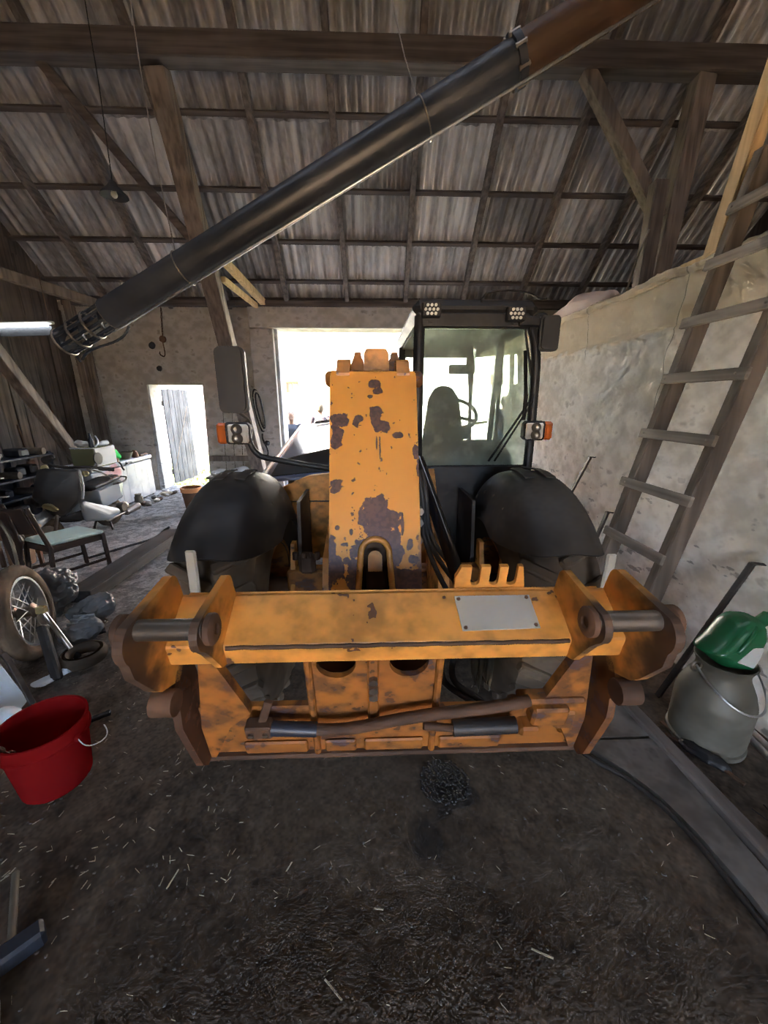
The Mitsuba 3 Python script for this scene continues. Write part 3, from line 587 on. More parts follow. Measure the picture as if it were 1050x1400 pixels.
seat = P('driver_seat', cat(hull(((.53, 3.55, 1.35), (.06, .06, .1)), ((.79, 3.55, 1.35), (.06, .06, .1)), ((.58, 3.6, 1.70), .06), ((.74, 3.6, 1.70), .06), ((.66, 3.62, 1.77), (.10, .05, .06))), hull(((.50, 3.15, 1.2), .07), ((.82, 3.15, 1.2), .07), ((.50, 3.55, 1.2), .08), ((.82, 3.55, 1.2), .08)), box((.66, 3.4, .95), (.3, .3, .44), .03)), 'm_fabric', cab, 40, label='dark seat with a rounded back')
for s in (-1, 1): P('control_stalk', tube([(.655 + s * .05, CY + .48, 1.5), (.655 + s * .16, CY + .44, 1.53), (.655 + s * .25, CY + .42, 1.515 + .03 * s)], .009, 6), 'm_paint_worn' if s < 0 else 'm_pale_wood', cab)
P('interior_mirror', cat(box((.70, CY + .5, 1.93), (.20, .03, .07), .01), cyl((.74, CY + .5, 1.96), (.74, CY + .5, 2.18), .008, 6)), 'm_black', cab)
P('wiper', cat(bar((1.055, CY - .05, 1.74), (.79, CY - .045, 1.47 - .16), .010, .012), bar((1.05, CY - .05, 1.70), (.83, CY - .045, 1.31), .008, .010), bar((.965, CY - .06, 2.0), (1.0, CY - .05, 1.72), .012, .018), bar((1.0, CY - .05, 1.74), (1.0, CY - .05, 1.58), .014, .02)), 'm_black_gloss', cab, label='thin windscreen wiper arms')
for x, z in ((.372, 2.225), (.888, 2.205)):
    wl = P('work_lamp', box((x, CY - .05, z), (.115, .045, .085), .008), 'm_black', cab, label='square black work lamp with round diodes')
    for r, cnt in ((-1, 3), (0, 4), (1, 3)):
        for c in range(cnt):
            xx = x + (c - (cnt - 1) / 2) * .024
            P('diode', cyl((xx, CY - .071, z + r * .023), (xx, CY - .0765, z + r * .023), .0095, 8), 'm_led', wl)
P('lamp_bracket', cat(box((.372, CY - .02, 2.20), (.03, .05, .08)), box((.888, CY - .02, 2.19), (.03, .05, .08)), box((.985, CY, 2.17), (.14, .08, .06), .01)), 'm_black', cab)
P('aerial_cable', tube(curve([(.69, CY, 2.24), (.70, CY, 2.32), (.80, CY, 2.345), (1.0, CY + .1, 2.36), (1.3, CY + .5, 2.42)], 20), .006, 6), 'm_black', cab, True)
# mirrors and lamps
def mirror(c, w, h, r, yaw_):
    M = frame(c, (math.cos(yaw_), math.sin(yaw_), 0), Z_)
    return cat(mv(prism(rpoly(-w / 2, -h / 2, w / 2, h / 2, r), .03), M), mv(prism(rpoly(-w / 2 + .012, -h / 2 + .012, w / 2 - .012, h / 2 - .012, r * .8), .022, frame((0, 0, .028), X_, Y_)), M))
mir = P('side_mirror', mirror((-.775, 2.33, 1.81), .165, .355, .035, .0), 'm_mirror_back', smooth=40, label='large black mirror on the left arm')
P('mirror_arm', tube(curve([(-.12, 2.32, 1.285), (-.35, 2.31, 1.325), (-.60, 2.30, 1.372), (-.66, 2.30, 1.392), (-.70, 2.30, 1.45), (-.715, 2.31, 1.52)], 30), .017, 10), 'm_black', mir, True, label='bent black tube arm')
P('mirror_stem', tube(curve([(-.715, 2.33, 1.55), (-.72, 2.34, 1.60), (-.76, 2.35, 1.625), (-.80, 2.35, 1.68)], 10), .010, 8), 'm_steel', mir, True)
m2 = P('side_mirror', mirror((1.11, 2.58, 2.10), .125, .205, .025, .0), 'm_mirror_back', smooth=40, label='small black mirror at the top of the cab')
P('mirror_arm', cat(tube(curve([(1.0, 2.62, 2.17), (1.03, 2.60, 2.20), (1.08, 2.6, 2.215), (1.11, 2.6, 2.19)], 12), .012, 8), box((1.03, 2.6, 2.10), (.05, .04, .07), .01)), 'm_black', m2, True)
def lamp(c, s, parent=None):
    l = P('head_lamp', box(c, (.15, .09, .125), .02), 'm_black', label='square headlamp with an orange indicator')
    P('lamp_lens', box(c + np.array([s * -.012, -.045, 0]), (.115, .02, .105), .008), 'm_lens', l)
    P('indicator', box(c + np.array([s * .085, -.012, 0]), (.055, .07, .118), .014), 'm_amber', l)
    P('lamp_reflector', cat(*[mv(lathe([(0, .0), (.02, .004), (.032, .012)], 14), frame(c + np.array([s * -.012, -.058, dz]), X_, Z_)) for dz in (-.025, .025)]), 'm_steel', l)
lamp(np.array([-.765, 2.30, 1.52]), -1)
lamp(np.array([1.085, 2.58, 1.51]), 1)
P('lamp_post', cat(tube([(1.08, 2.6, 1.20), (1.09, 2.6, 1.3), (1.085, 2.6, 1.45)], .018, 8)), 'm_black', smooth=True)
P('frame_panel', cat(box((.70, 2.50, .74), (.18, .02, .08), .004)), 'm_paint_side', label='small orange panel under the cab')
P('hitch_clutter', cat(box((-.36, 2.0, .83), (.09, .07, .12), .02), box((-.20, 1.95, .80), (.10, .08, .10), .02), *[cyl((-.42 + k * .06, 1.98, .86), (-.42 + k * .06, 1.98, .90), .016, 8) for k in range(5)]), 'm_rusty')

# ---------------------------------------------------------------- more materials
scene['m_red'] = {'type': 'principledthin', 'base_color': {'type': 'rgb', 'value': [.30, .016, .017]}, 'roughness': .4, 'diff_trans': .9}; mat('m_green', (.008, .085, .03), .28, clearcoat=.3); mat('m_green_cloth', (.03, .50, .09), .8)
mat('m_alu', proc(f_dusty((.10, .092, .07), (.20, .188, .155), 4.)), .55, .3)
def f_freezer(p, n, uv):
    a = fbm(p.x * 5, p.y * 5, p.z * 5, octaves=4); d = dr.sqrt(dr.square((p.y - 6.30) / .34) + dr.square((p.z - .60) / .16)) + (a - .5) * 1.6; v = noise(p.y * 26, p.z * 1.2, 2.)
    col = mix((.26, .285, .33), (.40, .42, .45), smoothstep(.3, .6, a))
    col = mix(col, (.17, .19, .23), smoothstep(.60, .8, v * .6 + a * .4) * .6)
    return mix(col, (.46, .13, .17), (1 - smoothstep(.5, 1.0, d)) * .8)
mat('m_freezer', proc(f_freezer), .45)
mat('m_white', (.42, .43, .44), .5); mat('m_olive', (.17, .17, .085), .7); mat('m_grey_plastic', (.16, .18, .20), .35); mat('m_seat_teal', proc(f_dusty((.30, .42, .41), (.46, .58, .56), 11.)), .55)
mat('m_chair_wood', (.020, .012, .010), .45); mat('m_bag', (.085, .095, .105), .35); mat('m_clear_bag', (.55, .62, .68), .3); mat('m_brown_pot', (.12, .06, .035), .7); mat('m_orange_rim', (.50, .20, .07), .6)
mat('m_can_rust', proc(f_dusty((.16, .085, .045), (.42, .28, .17), 12.)), .6); mat('m_navy', (.012, .015, .022), .35); mat('m_cable', (.016, .014, .013), .6)
mat('m_yellow_lens', (.30, .26, .13), .2); mat('m_sack', (.36, .28, .25), .85); mat('m_skin', (.16, .09, .06), .6); mat('m_shirt_blue', (.028, .034, .05), .9); mat('m_shirt_purple', (.034, .026, .034), .9); mat('m_hair', (.05, .035, .025), .8); mat('m_hair_light', (.07, .05, .03), .8); mat('m_jeans', (.05, .07, .12), .9)
mat('m_house', (.62, .63, .64), .9); mat('m_shutter', (.30, .20, .09), .8); mat('m_roof_tile', (.35, .13, .08), .9); mat('m_whitewash', proc(plaster((.28, .28, .28), (.42, .42, .42), (.18, .175, .17))), .9)
mat('m_straw', (.36, .31, .23), .8); mat('m_paper', (.45, .44, .42), .8); mat('m_pebble', (.09, .08, .07), .85)
mat('m_slab', proc(plaster((.065, .058, .052), (.15, .142, .132), (.05, .043, .037))), .85, bump=b_plaster, bscale=.02)
scene['m_tube'] = {'type': 'diffuse', 'reflectance': {'type': 'rgb', 'value': [.8, .8, .8]}}

# ---------------------------------------------------------------- lamp, doors, people and house outside
lampk = thing('tube_lamp', 'glowing white fluorescent tube hanging at far left under the eaves', 'lamp')
l0, l1 = np.array([-5.02, 5.75, 2.64]), np.array([-4.27, 5.75, 2.66])
obj('housing', bar(l0 + [-.04, .05, .045], l1 + [.04, .05, .045], .06, .04, Z_, .01), 'm_grey_paint', lampk)
obj('reflector', bar(l0 + [0, .06, -.05], l1 + [0, .06, -.05], .012, .12, Z_), 'm_black', lampk)
for q in (l0, l1): obj('chain', tube([q + [0, .03, .07], q + [0, .03, .72]], .005, 5), 'm_rusty', lampk)
k = obj('tube', cyl(l0, l1, .013, 12), 'm_tube', lampk, 40, label='white glowing tube')
scene[k]['emitter'] = {'type': 'area', 'radiance': {'type': 'rgb', 'value': [.20, .22, .24]}}

dr1 = thing('door_1', 'weathered whitish plank door standing open in the small doorway', 'door', kind='structure')
DH = frame((-4.10, 8.06, .03), nrm([.12, .99, 0]), Z_)
for i in range(5): obj('plank', mv(box((.085 + i * .172, .95, 0), (.163, 1.88 + .02 * (i % 2), .025), .004), DH), 'm_door_wood', dr1)
for zz in (.25, 1.62): obj('ledge', mv(box((.43, zz, -.03), (.84, .10, .03), .004), DH), 'm_ladder', dr1)
obj('brace', mv(bar((.08, .32, -.03), (.78, 1.56, -.03), .03, .09, (0, 0, 1), .004), DH), 'm_ladder', dr1)
for zz in (.25, 1.62): obj('hinge', mv(bar((-.03, zz, -.05), (.3, zz, -.05), .008, .04, Z_), DH), 'm_rusty', dr1)
struct('trim_2', cat(box((-4.165, WY + .2, 1.0), (.10, .37, 2.0), .01)), 'm_whitewash', 'whitewashed left reveal of the small doorway', 'reveal')
struct('trim_3', box((-1.70, WY + .2, 1.48), (.06, .40, 2.94), .01), 'm_whitewash', 'bright whitewashed left reveal of the gateway', 'reveal')
one('gate_post', bar((-1.905, 8.62, -.25), (-1.895, 8.6, 1.76), .05, .05, X_, .006), 'm_beam', 'thin dark post outside the gateway at its left edge', 'post')

def person(name, at_, H, yaw_, shirt, trousers, hair, label, hip_hand):
    s = H / 1.75; k = thing(name, label, 'person')
    M = frame(at_, (math.cos(yaw_), math.sin(yaw_), 0), (-math.sin(yaw_), math.cos(yaw_), 0)) @ np.diag([s, s, s, 1.])
    J = lambda x, y_, z: np.array([x, y_, z])
    def arm(sd, hip):
        sh = J(sd * .19, 0, 1.43)
        if hip: return sh, J(sd * .42, .06, 1.20), J(sd * .19, -.10, 1.05)
        return sh, J(sd * .26, .02, 1.15), J(sd * .25, -.08, .90)
    B = [(J(0, 0, 1.0), (.15, .10, .10), J(0, 0, 1.35), (.17, .11, .12)), (J(0, 0, 1.35), (.17, .11, .12), J(0, .01, 1.46), (.12, .07, .05)), (J(0, .01, 1.45), .055, J(0, -.01, 1.56), .05),
         (J(0, -.015, 1.60), (.065, .075, .07), J(0, .0, 1.68), (.072, .09, .085)), (J(0, -.09, 1.605), .014, J(0, -.085, 1.63), .010)]
    for sd in (-1, 1):
        B.append((J(sd * .075, .0, 1.635), (.012, .02, .03), J(sd * .072, 0, 1.63), (.01, .02, .025)))
        a, b, c = arm(sd, sd in hip_hand)
        B += [(a, .058, b, .042), (b, .042, c, .03), (c, .034, c + nrm(c - b) * .06, .03)]
        for f in range(4): B.append((c + nrm(c - b) * .06, .012, c + nrm(c - b) * (.15 - .01 * abs(f - 1)) + J(0, (f - 1.5) * .018, 0), .008))
        B.append((c + nrm(c - b) * .03, .013, c + nrm(c - b) * .08 + J(-sd * .03, -.04, 0), .009))
        B += [(J(sd * .09, 0, .95), .09, J(sd * .10, -.01, .50), .06), (J(sd * .10, -.01, .50), .058, J(sd * .10, .02, .10), .04), (J(sd * .10, .02, .06), .04, J(sd * .11, -.14, .035), .035)]
    body = limbs(B, .025, 6); body.apply_transform(M); obj('body', body, 'm_skin', k, True)
    sh = [(J(0, 0, .96), (.165, .115, .06), J(0, 0, 1.35), (.185, .125, .12)), (J(0, 0, 1.35), (.18, .12, .12), J(0, .01, 1.45), (.13, .08, .05))]
    for sd in (-1, 1):
        a, b, c = arm(sd, sd in hip_hand); sh.append((a, .072, a + (b - a) * .75, .062))
    t = limbs(sh, .025, 6); t.apply_transform(M); obj('shirt', t, shirt, k, True)
    t = limbs([(J(0, 0, .98), (.16, .115, .06), J(0, 0, .92), (.16, .115, .06))] + [q for sd in (-1, 1) for q in ((J(sd * .09, 0, .95), .10, J(sd * .10, -.01, .50), .075), (J(sd * .10, -.01, .50), .075, J(sd * .10, .02, .10), .06))], .025, 6)
    t.apply_transform(M); obj('trousers', t, trousers, k, True)
    t = lump(hull((J(0, .02, 1.70), (.078, .095, .07)), (J(0, .045, 1.64), (.075, .06, .06))), .008, 30); t.apply_transform(M); obj('hair', t, hair, k, True)
    for sd in (-1, 1): obj('eye', mv(trimesh.creation.icosphere(subdivisions=1, radius=.010), t=(sd * .028, -.083, 1.645)).apply_transform(M), 'm_black', k)
    obj('mouth', mv(box((0, -.086, 1.575), (.04, .012, .008), .003), M), 'm_brown_pot', k)
GZ = -.24
person('person', (-1.76, 8.85, GZ), 1.70, .15, 'm_shirt_blue', 'm_jeans', 'm_hair', 'person in a dark blue shirt standing outside with a hand on the hip', (1,))
person('person', (-1.21, 9.6, GZ), 1.86, .5 + math.pi * .9, 'm_shirt_purple', 'm_jeans', 'm_hair_light', 'fair-haired person in a dull purple top seen above the engine cover', ())
hs = thing('house', 'white house across the yard with a brown wooden window', 'house')
obj('facade', prism(Polygon([(-16, GZ - .3), (14, GZ - .3), (14, 5.4), (-16, 5.4)], [[(-3.31, 1.99), (-2.80, 1.99), (-2.80, 2.42), (-3.31, 2.42)]]), .3, frame((0, 16.3, 0), X_, Z_)), 'm_house', hs)
obj('window', cat(box((-3.055, 16.1, 2.205), (.51, .06, .43), .01)), 'm_shutter', hs)
for x in (-3.18, -2.93): obj('window_panel', box((x, 16.06, 2.205), (.19, .02, .33), .006), 'm_brown_pot', hs)
obj('roof', prism(Polygon([(15.6, 5.3), (20, 8.2), (24.4, 5.3), (24.4, 5.15), (20, 8.0), (15.6, 5.15)]), 30.6, frame((-16.3, 0, 0), Y_, Z_, X_)), 'm_roof_tile', hs)
obj('side_wall', cat(box((-15.9, 20, 2.5), (.3, 7.4, 5.6)), box((13.9, 20, 2.5), (.3, 7.4, 5.6)), box((-1, 23.8, 2.5), (30, .3, 5.6))), 'm_house', hs)
# grass tufts just outside the small door
tris = []
for _ in range(5200):
    x, y_ = rng.uniform(-6.6, -3.1), rng.uniform(8.2, 11.5); h, a, l = rng.uniform(.05, .16), rng.uniform(0, 6.28), rng.normal(0, .05, 2); w = .008
    z0 = GZ * np.clip((y_ - 8.1) / .9, 0, 1) - .06
    tris.append([(x - w * math.cos(a), y_ - w * math.sin(a), z0), (x + w * math.cos(a), y_ + w * math.sin(a), z0), (x + l[0], y_ + l[1], z0 + h)])
tr = np.array(tris).reshape(-1, 3)
scene['m_grass'] = {'type': 'principledthin', 'base_color': {'type': 'rgb', 'value': [.05, .11, .018]}, 'roughness': .7, 'diff_trans': .6}
one('grass', trimesh.Trimesh(tr, np.arange(len(tr)).reshape(-1, 3), process=False), 'm_grass', 'sunny green grass outside the small doorway', 'grass', kind='stuff')

# ---------------------------------------------------------------- auger tube across the roof space
au = thing('grain_auger', 'long dark steel auger tube slanting across under the roof', 'grain auger')
A0, A1 = np.array([-1.754, 2.93, 2.26]), np.array([1.368, 2.567, 3.716]); AD = nrm(A1 - A0)
AJ = np.array([.80, 2.63, 3.452])
obj('tube', cyl(A0, AJ, .098, 40), 'm_auger', au, 40, label='dark blue-black steel tube')
obj('upper_tube', cyl(AJ, A1 + AD * 1.1, .102, 40), 'm_auger_rust', au, 40, label='brown rusty upper tube')
obj('joint_ring', cat(cyl(AJ - AD * .02, AJ + AD * .02, .116, 32)), 'm_auger', au, 40)
AX = nrm(np.cross(AD, Z_)); AV = np.cross(AX, AD)
for c, s in ((1, 0), (-1, 0), (.7, .7), (-.7, .7), (0, 1), (.7, -.7), (-.7, -.7), (0, -1)): obj('joint_bolt', cyl(AJ + AV * .108 * c + AX * .108 * s - AD * .03, AJ + AV * .108 * c + AX * .108 * s + AD * .03, .012, 6), 'm_steel', au)
obj('control_rod', tube([A0 - AV * .112 + AX * .03, AJ - AV * .114 + AX * .03, A1 + AD * 1.1 - AV * .114 + AX * .03], .008, 8), 'm_bright_steel', au, True, label='thin pale rod along the underside')
# open inlet cage at the lower end
LN = .40
for a in np.linspace(0, 2 * np.pi, 10)[:-1]:
    o = AV * math.cos(a) * .085 + AX * math.sin(a) * .085
    obj('cage_bar', bar(A0 + o, A0 + o - AD * LN, .018, .010, o, .002), 'm_auger', au)
for d in (.0, .15, .28, .40): obj('cage_hoop', tube([A0 - AD * d + AV * math.cos(a) * .088 + AX * math.sin(a) * .088 for a in np.linspace(0, 2 * np.pi, 33)[:-1]], .010, 6, True), 'm_steel', au, True)
obj('screw_shaft', cyl(A0 + AD * .05, A0 - AD * (LN + .05), .025, 14), 'm_steel', au, 40)
def flight(u, v):
    a = u * 2 * np.pi * 2.4; r = .026 + .048 * v
    return A0 - AD * (LN * u)[..., None] + AV * (r * np.cos(a))[..., None] + AX * (r * np.sin(a))[..., None]
obj('screw_flight', shell(grid(flight, 90, 3), .004), 'm_auger', au, 50)
obj('end_plate', cyl(A0 - AD * (LN - .01), A0 - AD * (LN + .012), .09, 28), 'm_auger', au, 40)
obj('cage_rail', cat(tube(curve([A0 + AD * .08 - AV * .12, A0 + AD * .02 - AV * .15, A0 - AD * .1 - AV * .15, A0 - AD * .36 - AV * .145], 14), .008, 6), tube([A0 - AD * .38 - AV * .11, A0 - AD * .38 - AV * .15], .008, 6)), 'm_auger', au, True)
for px_, top_ in ((A0 + AD * .62, (-1.22, 3.15)), (A0 + AD * 2.3, (.3, 3.0))):
    zt = roof_z(top_[1]) - .1
    obj('hanger_wire', cat(tube(curve([px_ + AV * .10, px_ + AV * .16 + [.01, .02, 0], np.array([top_[0], top_[1], zt])], 16), .0035, 6), ring(px_, .102, .005, 24, 6, frame((0, 0, 0), AX, AV))), 'm_steel', au, True)

# ---------------------------------------------------------------- right side
ld = thing('ladder', 'old wooden ladder leaning on the right wall', 'ladder')
n0, n1 = np.array([1.4127, 1.86, .06]), np.array([1.40 + .212 * 2.8, 1.86, 2.8]); f0, f1 = np.array([1.4127, 2.31, .06]), np.array([1.40 + .212 * 2.92, 2.31, 2.92])
LT = nrm(n1 - n0)
obj('rail', bar(n0, n1, .06, .09, nrm(np.cross(LT, Y_)), .006), 'm_ladder', ld); obj('rail', bar(f0, f1, .06, .09, nrm(np.cross(LT, Y_)), .006), 'm_ladder', ld)
off = nrm(np.cross(Y_, LT));
if off[0] > 0: off = -off
for i, z in enumerate((.27, .57, .88, 1.20, 1.50, 1.81, 2.11, 2.40, 2.66)):
    c = np.array([1.40 + .212 * z, 1.86, z]) + off * .058; c2 = np.array([1.40 + .212 * z, 2.31, z]) + off * .058
    obj('rung', bar(c - Y_ * (.04 + .015 * (i % 2)), c2 + Y_ * (.05 - .01 * (i % 3)), .022, .055, LT, .003), 'm_rung', ld)
    for q, s in ((c, 1), (c2, -1)): obj('nail', cyl(q + off * .008, q + off * .016, .006, 6), 'm_steel', ld)
# timbers on the wall top
one('timber_post', bar((2.13, 2.66, 2.53), (2.15, 2.50, 3.45), .10, .07, X_, .006), 'm_pale_wood', 'pale sunlit upright timber standing on the right wall', 'post')
one('timber_board', bar((2.12, 2.82, 2.545), (2.12, 2.50, 2.545), .14, .03, Z_, .004), 'm_pale_wood', 'short pale board lying on the wall under the upright timber', 'board')
one('timber_post', bar((2.25, 2.30, 2.53), (2.36, 2.14, 3.35), .08, .05, X_, .006), 'm_pale_wood', 'second pale timber on the wall beside the ladder top', 'post')
sk = lump(hull(((2.20, 4.75, 2.60), (.10, .2, .09)), ((2.22, 4.35, 2.64), (.13, .2, .12)), ((2.2, 3.95, 2.60), (.09, .2, .08))).subdivide().subdivide(), .03, 8)
one('sack', sk, 'm_sack', 'dusty pinkish sack lying on top of the right wall behind the cab mirror', 'sack', True)
one('wire', tube(curve([(2.2, 3.62, 2.53), (2.24, 3.60, 2.85), (2.3, 3.6, 3.05)], 8), .008, 6), 'm_steel', 'thin steel rod sticking up from the right wall behind the sack', 'rod', True)

mk = thing('milk_can', 'dull aluminium milk can with a wire handle by the right wall', 'milk can')
mc = np.array([1.735, 1.56, .012]); MM = frame(mc, X_, Y_)
obj('body', lathe([(0, 0), (.148, 0), (.155, .012), (.16, .03), (.163, .06), (.165, .24), (.16, .27), (.145, .32), (.122, .37), (.110, .40), (.108, .43), (.122, .465), (.126, .47), (.12, .472), (.10, .44), (.10, .40), (0, .38)], 40, MM), 'm_alu', mk, 40)
obj('foot_ring', lathe([(.156, 0), (.168, .0), (.168, .022), (.156, .03)], 40, MM), 'm_alu', mk, 40)
ha = [(.128 * math.cos(a), .128 * math.sin(a) - .05 * max(0, -math.sin(a)) ** 1, .44 - .13 * max(0, -math.sin(a))) for a in np.linspace(math.pi, 2 * math.pi, 24)]
obj('handle', mv(tube(np.array(ha) * [1.1, 1.12, 1], .005, 6), MM), 'm_bright_steel', mk, True, label='thin wire bail handle')
obj('handle_lug', mv(cat(ring((.14, 0, .43), .025, .006, 14, 6, frame((0, 0, 0), X_, Z_)), ring((-.14, 0, .43), .025, .006, 14, 6, frame((0, 0, 0), X_, Z_))), MM), 'm_steel', mk, True)
jk = thing('jug', 'dark green plastic jug with a label stuck upside down in the milk can', 'jug')
def inflate(pts, th, M, steps=6):
    pg = Polygon(pts); rings = []; N = 48
    for i in range(steps + 1):
        a = math.pi / 2 * i / steps; q = pg.buffer(-.045 * (1 - math.cos(a)), join_style=1)
        q = max(getattr(q, 'geoms', [q]), key=lambda g: g.area); e = q.exterior
        rings.append((np.array([e.interpolate(t, normalized=True).coords[0] for t in np.arange(N) / N]), th / 2 * math.sin(a)))
    pts3 = [np.c_[r, np.full(N, s * z)] for r, z in rings for s in (1, -1)]
    ms = []
    for (r0, z0), (r1, z1) in zip(rings[:-1], rings[1:]):
        # align the second ring to the first
        k0 = np.argmin(((r1 - r0[0]) ** 2).sum(1)); r1a = np.roll(r1, -k0, 0)
        for s in (1, -1):
            v = np.vstack([np.c_[r0, np.full(N, s * z0)], np.c_[r1a, np.full(N, s * z1)]]); i = np.arange(N); j = (i + 1) % N
            f = np.vstack([np.stack([i, j, j + N], 1), np.stack([i, j + N, i + N], 1)]); ms.append(trimesh.Trimesh(v, f if s > 0 else f[:, ::-1], process=False))
    for s in (1, -1):
        r, z = rings[-1]; c = Polygon(r); ms.append(mv(trimesh.creation.triangulate_polygon(c, engine='earcut')[0] is None or trimesh.Trimesh(np.c_[trimesh.creation.triangulate_polygon(c, engine='earcut')[0], np.full(len(trimesh.creation.triangulate_polygon(c, engine='earcut')[0]), s * z)], trimesh.creation.triangulate_polygon(c, engine='earcut')[1], process=False)))
    m = cat(ms); m.merge_vertices(digits_vertex=5); m.fix_normals()
    if M is not None: m.apply_transform(M)
    return m
# jug outline in metres in its own upright plane (x right, z up), from its tip in the can's mouth to its base
jug_pts = [(-.165, .03), (-.09, .10), (-.03, .18), (.02, .205), (.075, .20), (.105, .165), (.12, .10), (.10, .05), (.085, -.02), (.06, -.07), (-.06, -.05), (-.12, .0)]
JM = frame((1.745, 1.555, .515), nrm([1, .05, 0]), nrm([0, .12, 1]))
obj('body', inflate(jug_pts, .17, JM), 'm_green', jk, 40)
obj('cap', mv(cyl((.125, .15, 0), (.175, .185, 0), .028, 18), JM), 'm_green', jk, 40)
obj('label', mv(prism(Polygon([(-.055, .005), (.02, .072), (.072, .07), (.055, .01), (.032, -.03)]), .003, frame((0, 0, .0845), X_, Y_)), JM @ np.diag([1, 1, 1 if (JM[:3, 2] @ Y_) < 0 else -1, 1.])), 'm_paper', jk, label='pale paper label')
obj('grip', mv(tube(curve([(.03, .17, .075), (-.01, .12, .088), (-.06, .05, .082)], 10), .012, 8), JM @ np.diag([1, 1, 1 if (JM[:3, 2] @ Y_) < 0 else -1, 1.])), 'm_green', jk, True)
# angle bars
def angle_bar(p, q, ret, label):
    k = thing('angle_bar', label, 'steel bar'); p, q = np.array(p), np.array(q)
    obj('bar', cat(bar(p, q, .03, .006, X_), bar(p + [.012, .0, 0], q + [.012, 0, 0], .006, .03, X_)), 'm_black', k)
    obj('return', bar(q, q + np.array(ret), .03, .006, Z_), 'm_black', k)
angle_bar((1.69, 1.84, .012), (1.985, 1.79, .885), (.05, -.02, 0), 'black steel bar leaning on the right wall behind the milk can')
angle_bar((1.88, 4.02, .012), (1.985, 3.43, 1.21), (.04, -.03, 0), 'taller dark steel bar leaning on the right wall beyond the wheel')
angle_bar((1.88, 3.2, .012), (1.985, 3.05, .80), (.04, -.03, 0), 'short dark steel bar leaning on the wall just left of the ladder foot')
one('steel_pipe', cyl((2.0, 1.66, .03), (1.94, 1.06, .03), .016, 14), 'm_bright_steel', 'pale steel pipe on the floor along the right wall', 'pipe', 40)
one('steel_pipe', cyl((1.95, 1.62, .03), (1.89, 1.02, .03), .016, 14), 'm_bright_steel', 'second steel pipe, the one lying farther from the right wall', 'pipe', 40)
# slabs, kerb timber, cable
for pg, lb in (([(1.085, 1.55), (1.44, 1.55), (1.42, 2.35), (1.22, 2.35)], 'worn concrete slab beside the kerb timber, the farther one'), ([(1.34, .30), (1.47, .30), (1.44, 1.535), (1.06, 1.535), (1.10, 1.47), (1.19, 1.36), (1.26, 1.24), (1.30, 1.10), (1.325, .9)], 'long worn concrete slab beside the kerb timber, the nearer one')):
    one('concrete_slab', prism(Polygon(pg), .026), 'm_slab', lb, 'slab')
one('kerb_timber', bar((1.40, 2.5, .025), (1.56, .35, .025), .075, .05, Z_, .008), 'm_rafter', 'long weathered timber lying on the floor along the right wall', 'timber')
cpts = [(1.15, 2.1, .02), (1.11, 1.8, .02), (1.045, 1.463, .02), (1.159, 1.344, .02), (1.235, 1.222, .02), (1.275, 1.075, .02), (1.288, .918, .02), (1.295, .788, .02), (1.31, .45, .02)]
one('cable', tube(curve(cpts, 60), .011, 8), 'm_cable', 'black cable snaking along the floor on the right', 'cable', True)
rg = lump(hull(((1.56, 1.50, .02), (.03, .045, .022)), ((1.60, 1.42, .026), (.035, .035, .028)), ((1.64, 1.37, .018), (.025, .025, .018))).subdivide().subdivide(), .02, 30)
one('rag', mv(rg, t=(.025, -.02, .012)), 'm_black', 'black oily rag on the floor in front of the milk can', 'rag', True)
for i in range(5): one('stick', bar((1.60 + rng.normal(0, .06), 1.6 + rng.normal(0, .1), .012 + .006 * i), (1.62 + rng.normal(0, .05), 1.42 + rng.normal(0, .08), .02 + .006 * i), .02, .012, Z_, .003), 'm_rusty', 'scrap of wood or iron in the dirt before the milk can', 'scrap', group='scraps before the milk can')
bs = []
for i in range(40):
    a, b = np.array([1.66, .98, .02]) + rng.normal(0, [.05, .07, .01]), np.array([1.66, .98, .03]) + rng.normal(0, [.06, .08, .015]); bs.append(tube([a, (a + b) / 2 + [0, 0, .015], b], .003, 4))
one('brush', cat(bs), 'm_black', 'dark tangle of twigs on the floor at the right edge', 'twigs', True, kind='stuff')

# ---------------------------------------------------------------- left side
fz = thing('chest_freezer', 'old white chest freezer with pink paint smears by the back wall', 'freezer')
FX, F0, F1, FZ = -4.12, 5.75, 7.35, .71
obj('body', box((FX - .31, (F0 + F1) / 2, FZ / 2 - .02), (.62, F1 - F0, FZ - .06), .015), 'm_freezer', fz)
obj('lid', box((FX - .31, (F0 + F1) / 2, FZ - .005), (.65, F1 - F0 + .03, .06), .012), 'm_freezer', fz)
obj('handle', box((FX + .035, 6.62, FZ - .02), (.03, .16, .03), .006), 'm_black', fz)
obj('base_strip', box((FX - .31, (F0 + F1) / 2, .02), (.58, F1 - F0 - .04, .035)), 'm_black', fz)
FT = FZ + .027
bx = thing('box', 'open olive box with a white side standing on the freezer', 'box')
obj('body', box((-4.28, 6.10, FT + .14), (.34, .45, .28), .006), 'm_olive', bx); obj('side_panel', box((-4.095, 6.1, FT + .15), (.02, .46, .27), .004), 'm_white', bx, label='white side panel')
obj('rim', cat(box((-4.28, 5.885, FT + .285), (.35, .02, .02)), box((-4.28, 6.315, FT + .285), (.35, .02, .02))), 'm_white', bx)
BT = FT + .282
one('bottle', lathe([(0, 0), (.035, 0), (.037, .01), (.037, .11), (.015, .16), (.013, .20), (.016, .205), (.016, .215), (0, .215)], 16, frame((-4.22, 6.02, BT), X_, Y_)), 'm_navy', 'small dark bottle standing on the box', 'bottle', 40)
one('cloth', lump(hull(((-4.38, 6.0, BT + .06), (.07, .07, .05)), ((-4.32, 6.05, BT + .05), (.05, .05, .04))).subdivide().subdivide(), .02, 22), 'm_paper', 'crumpled pale cloth on the box, left of the bottle', 'cloth', True)
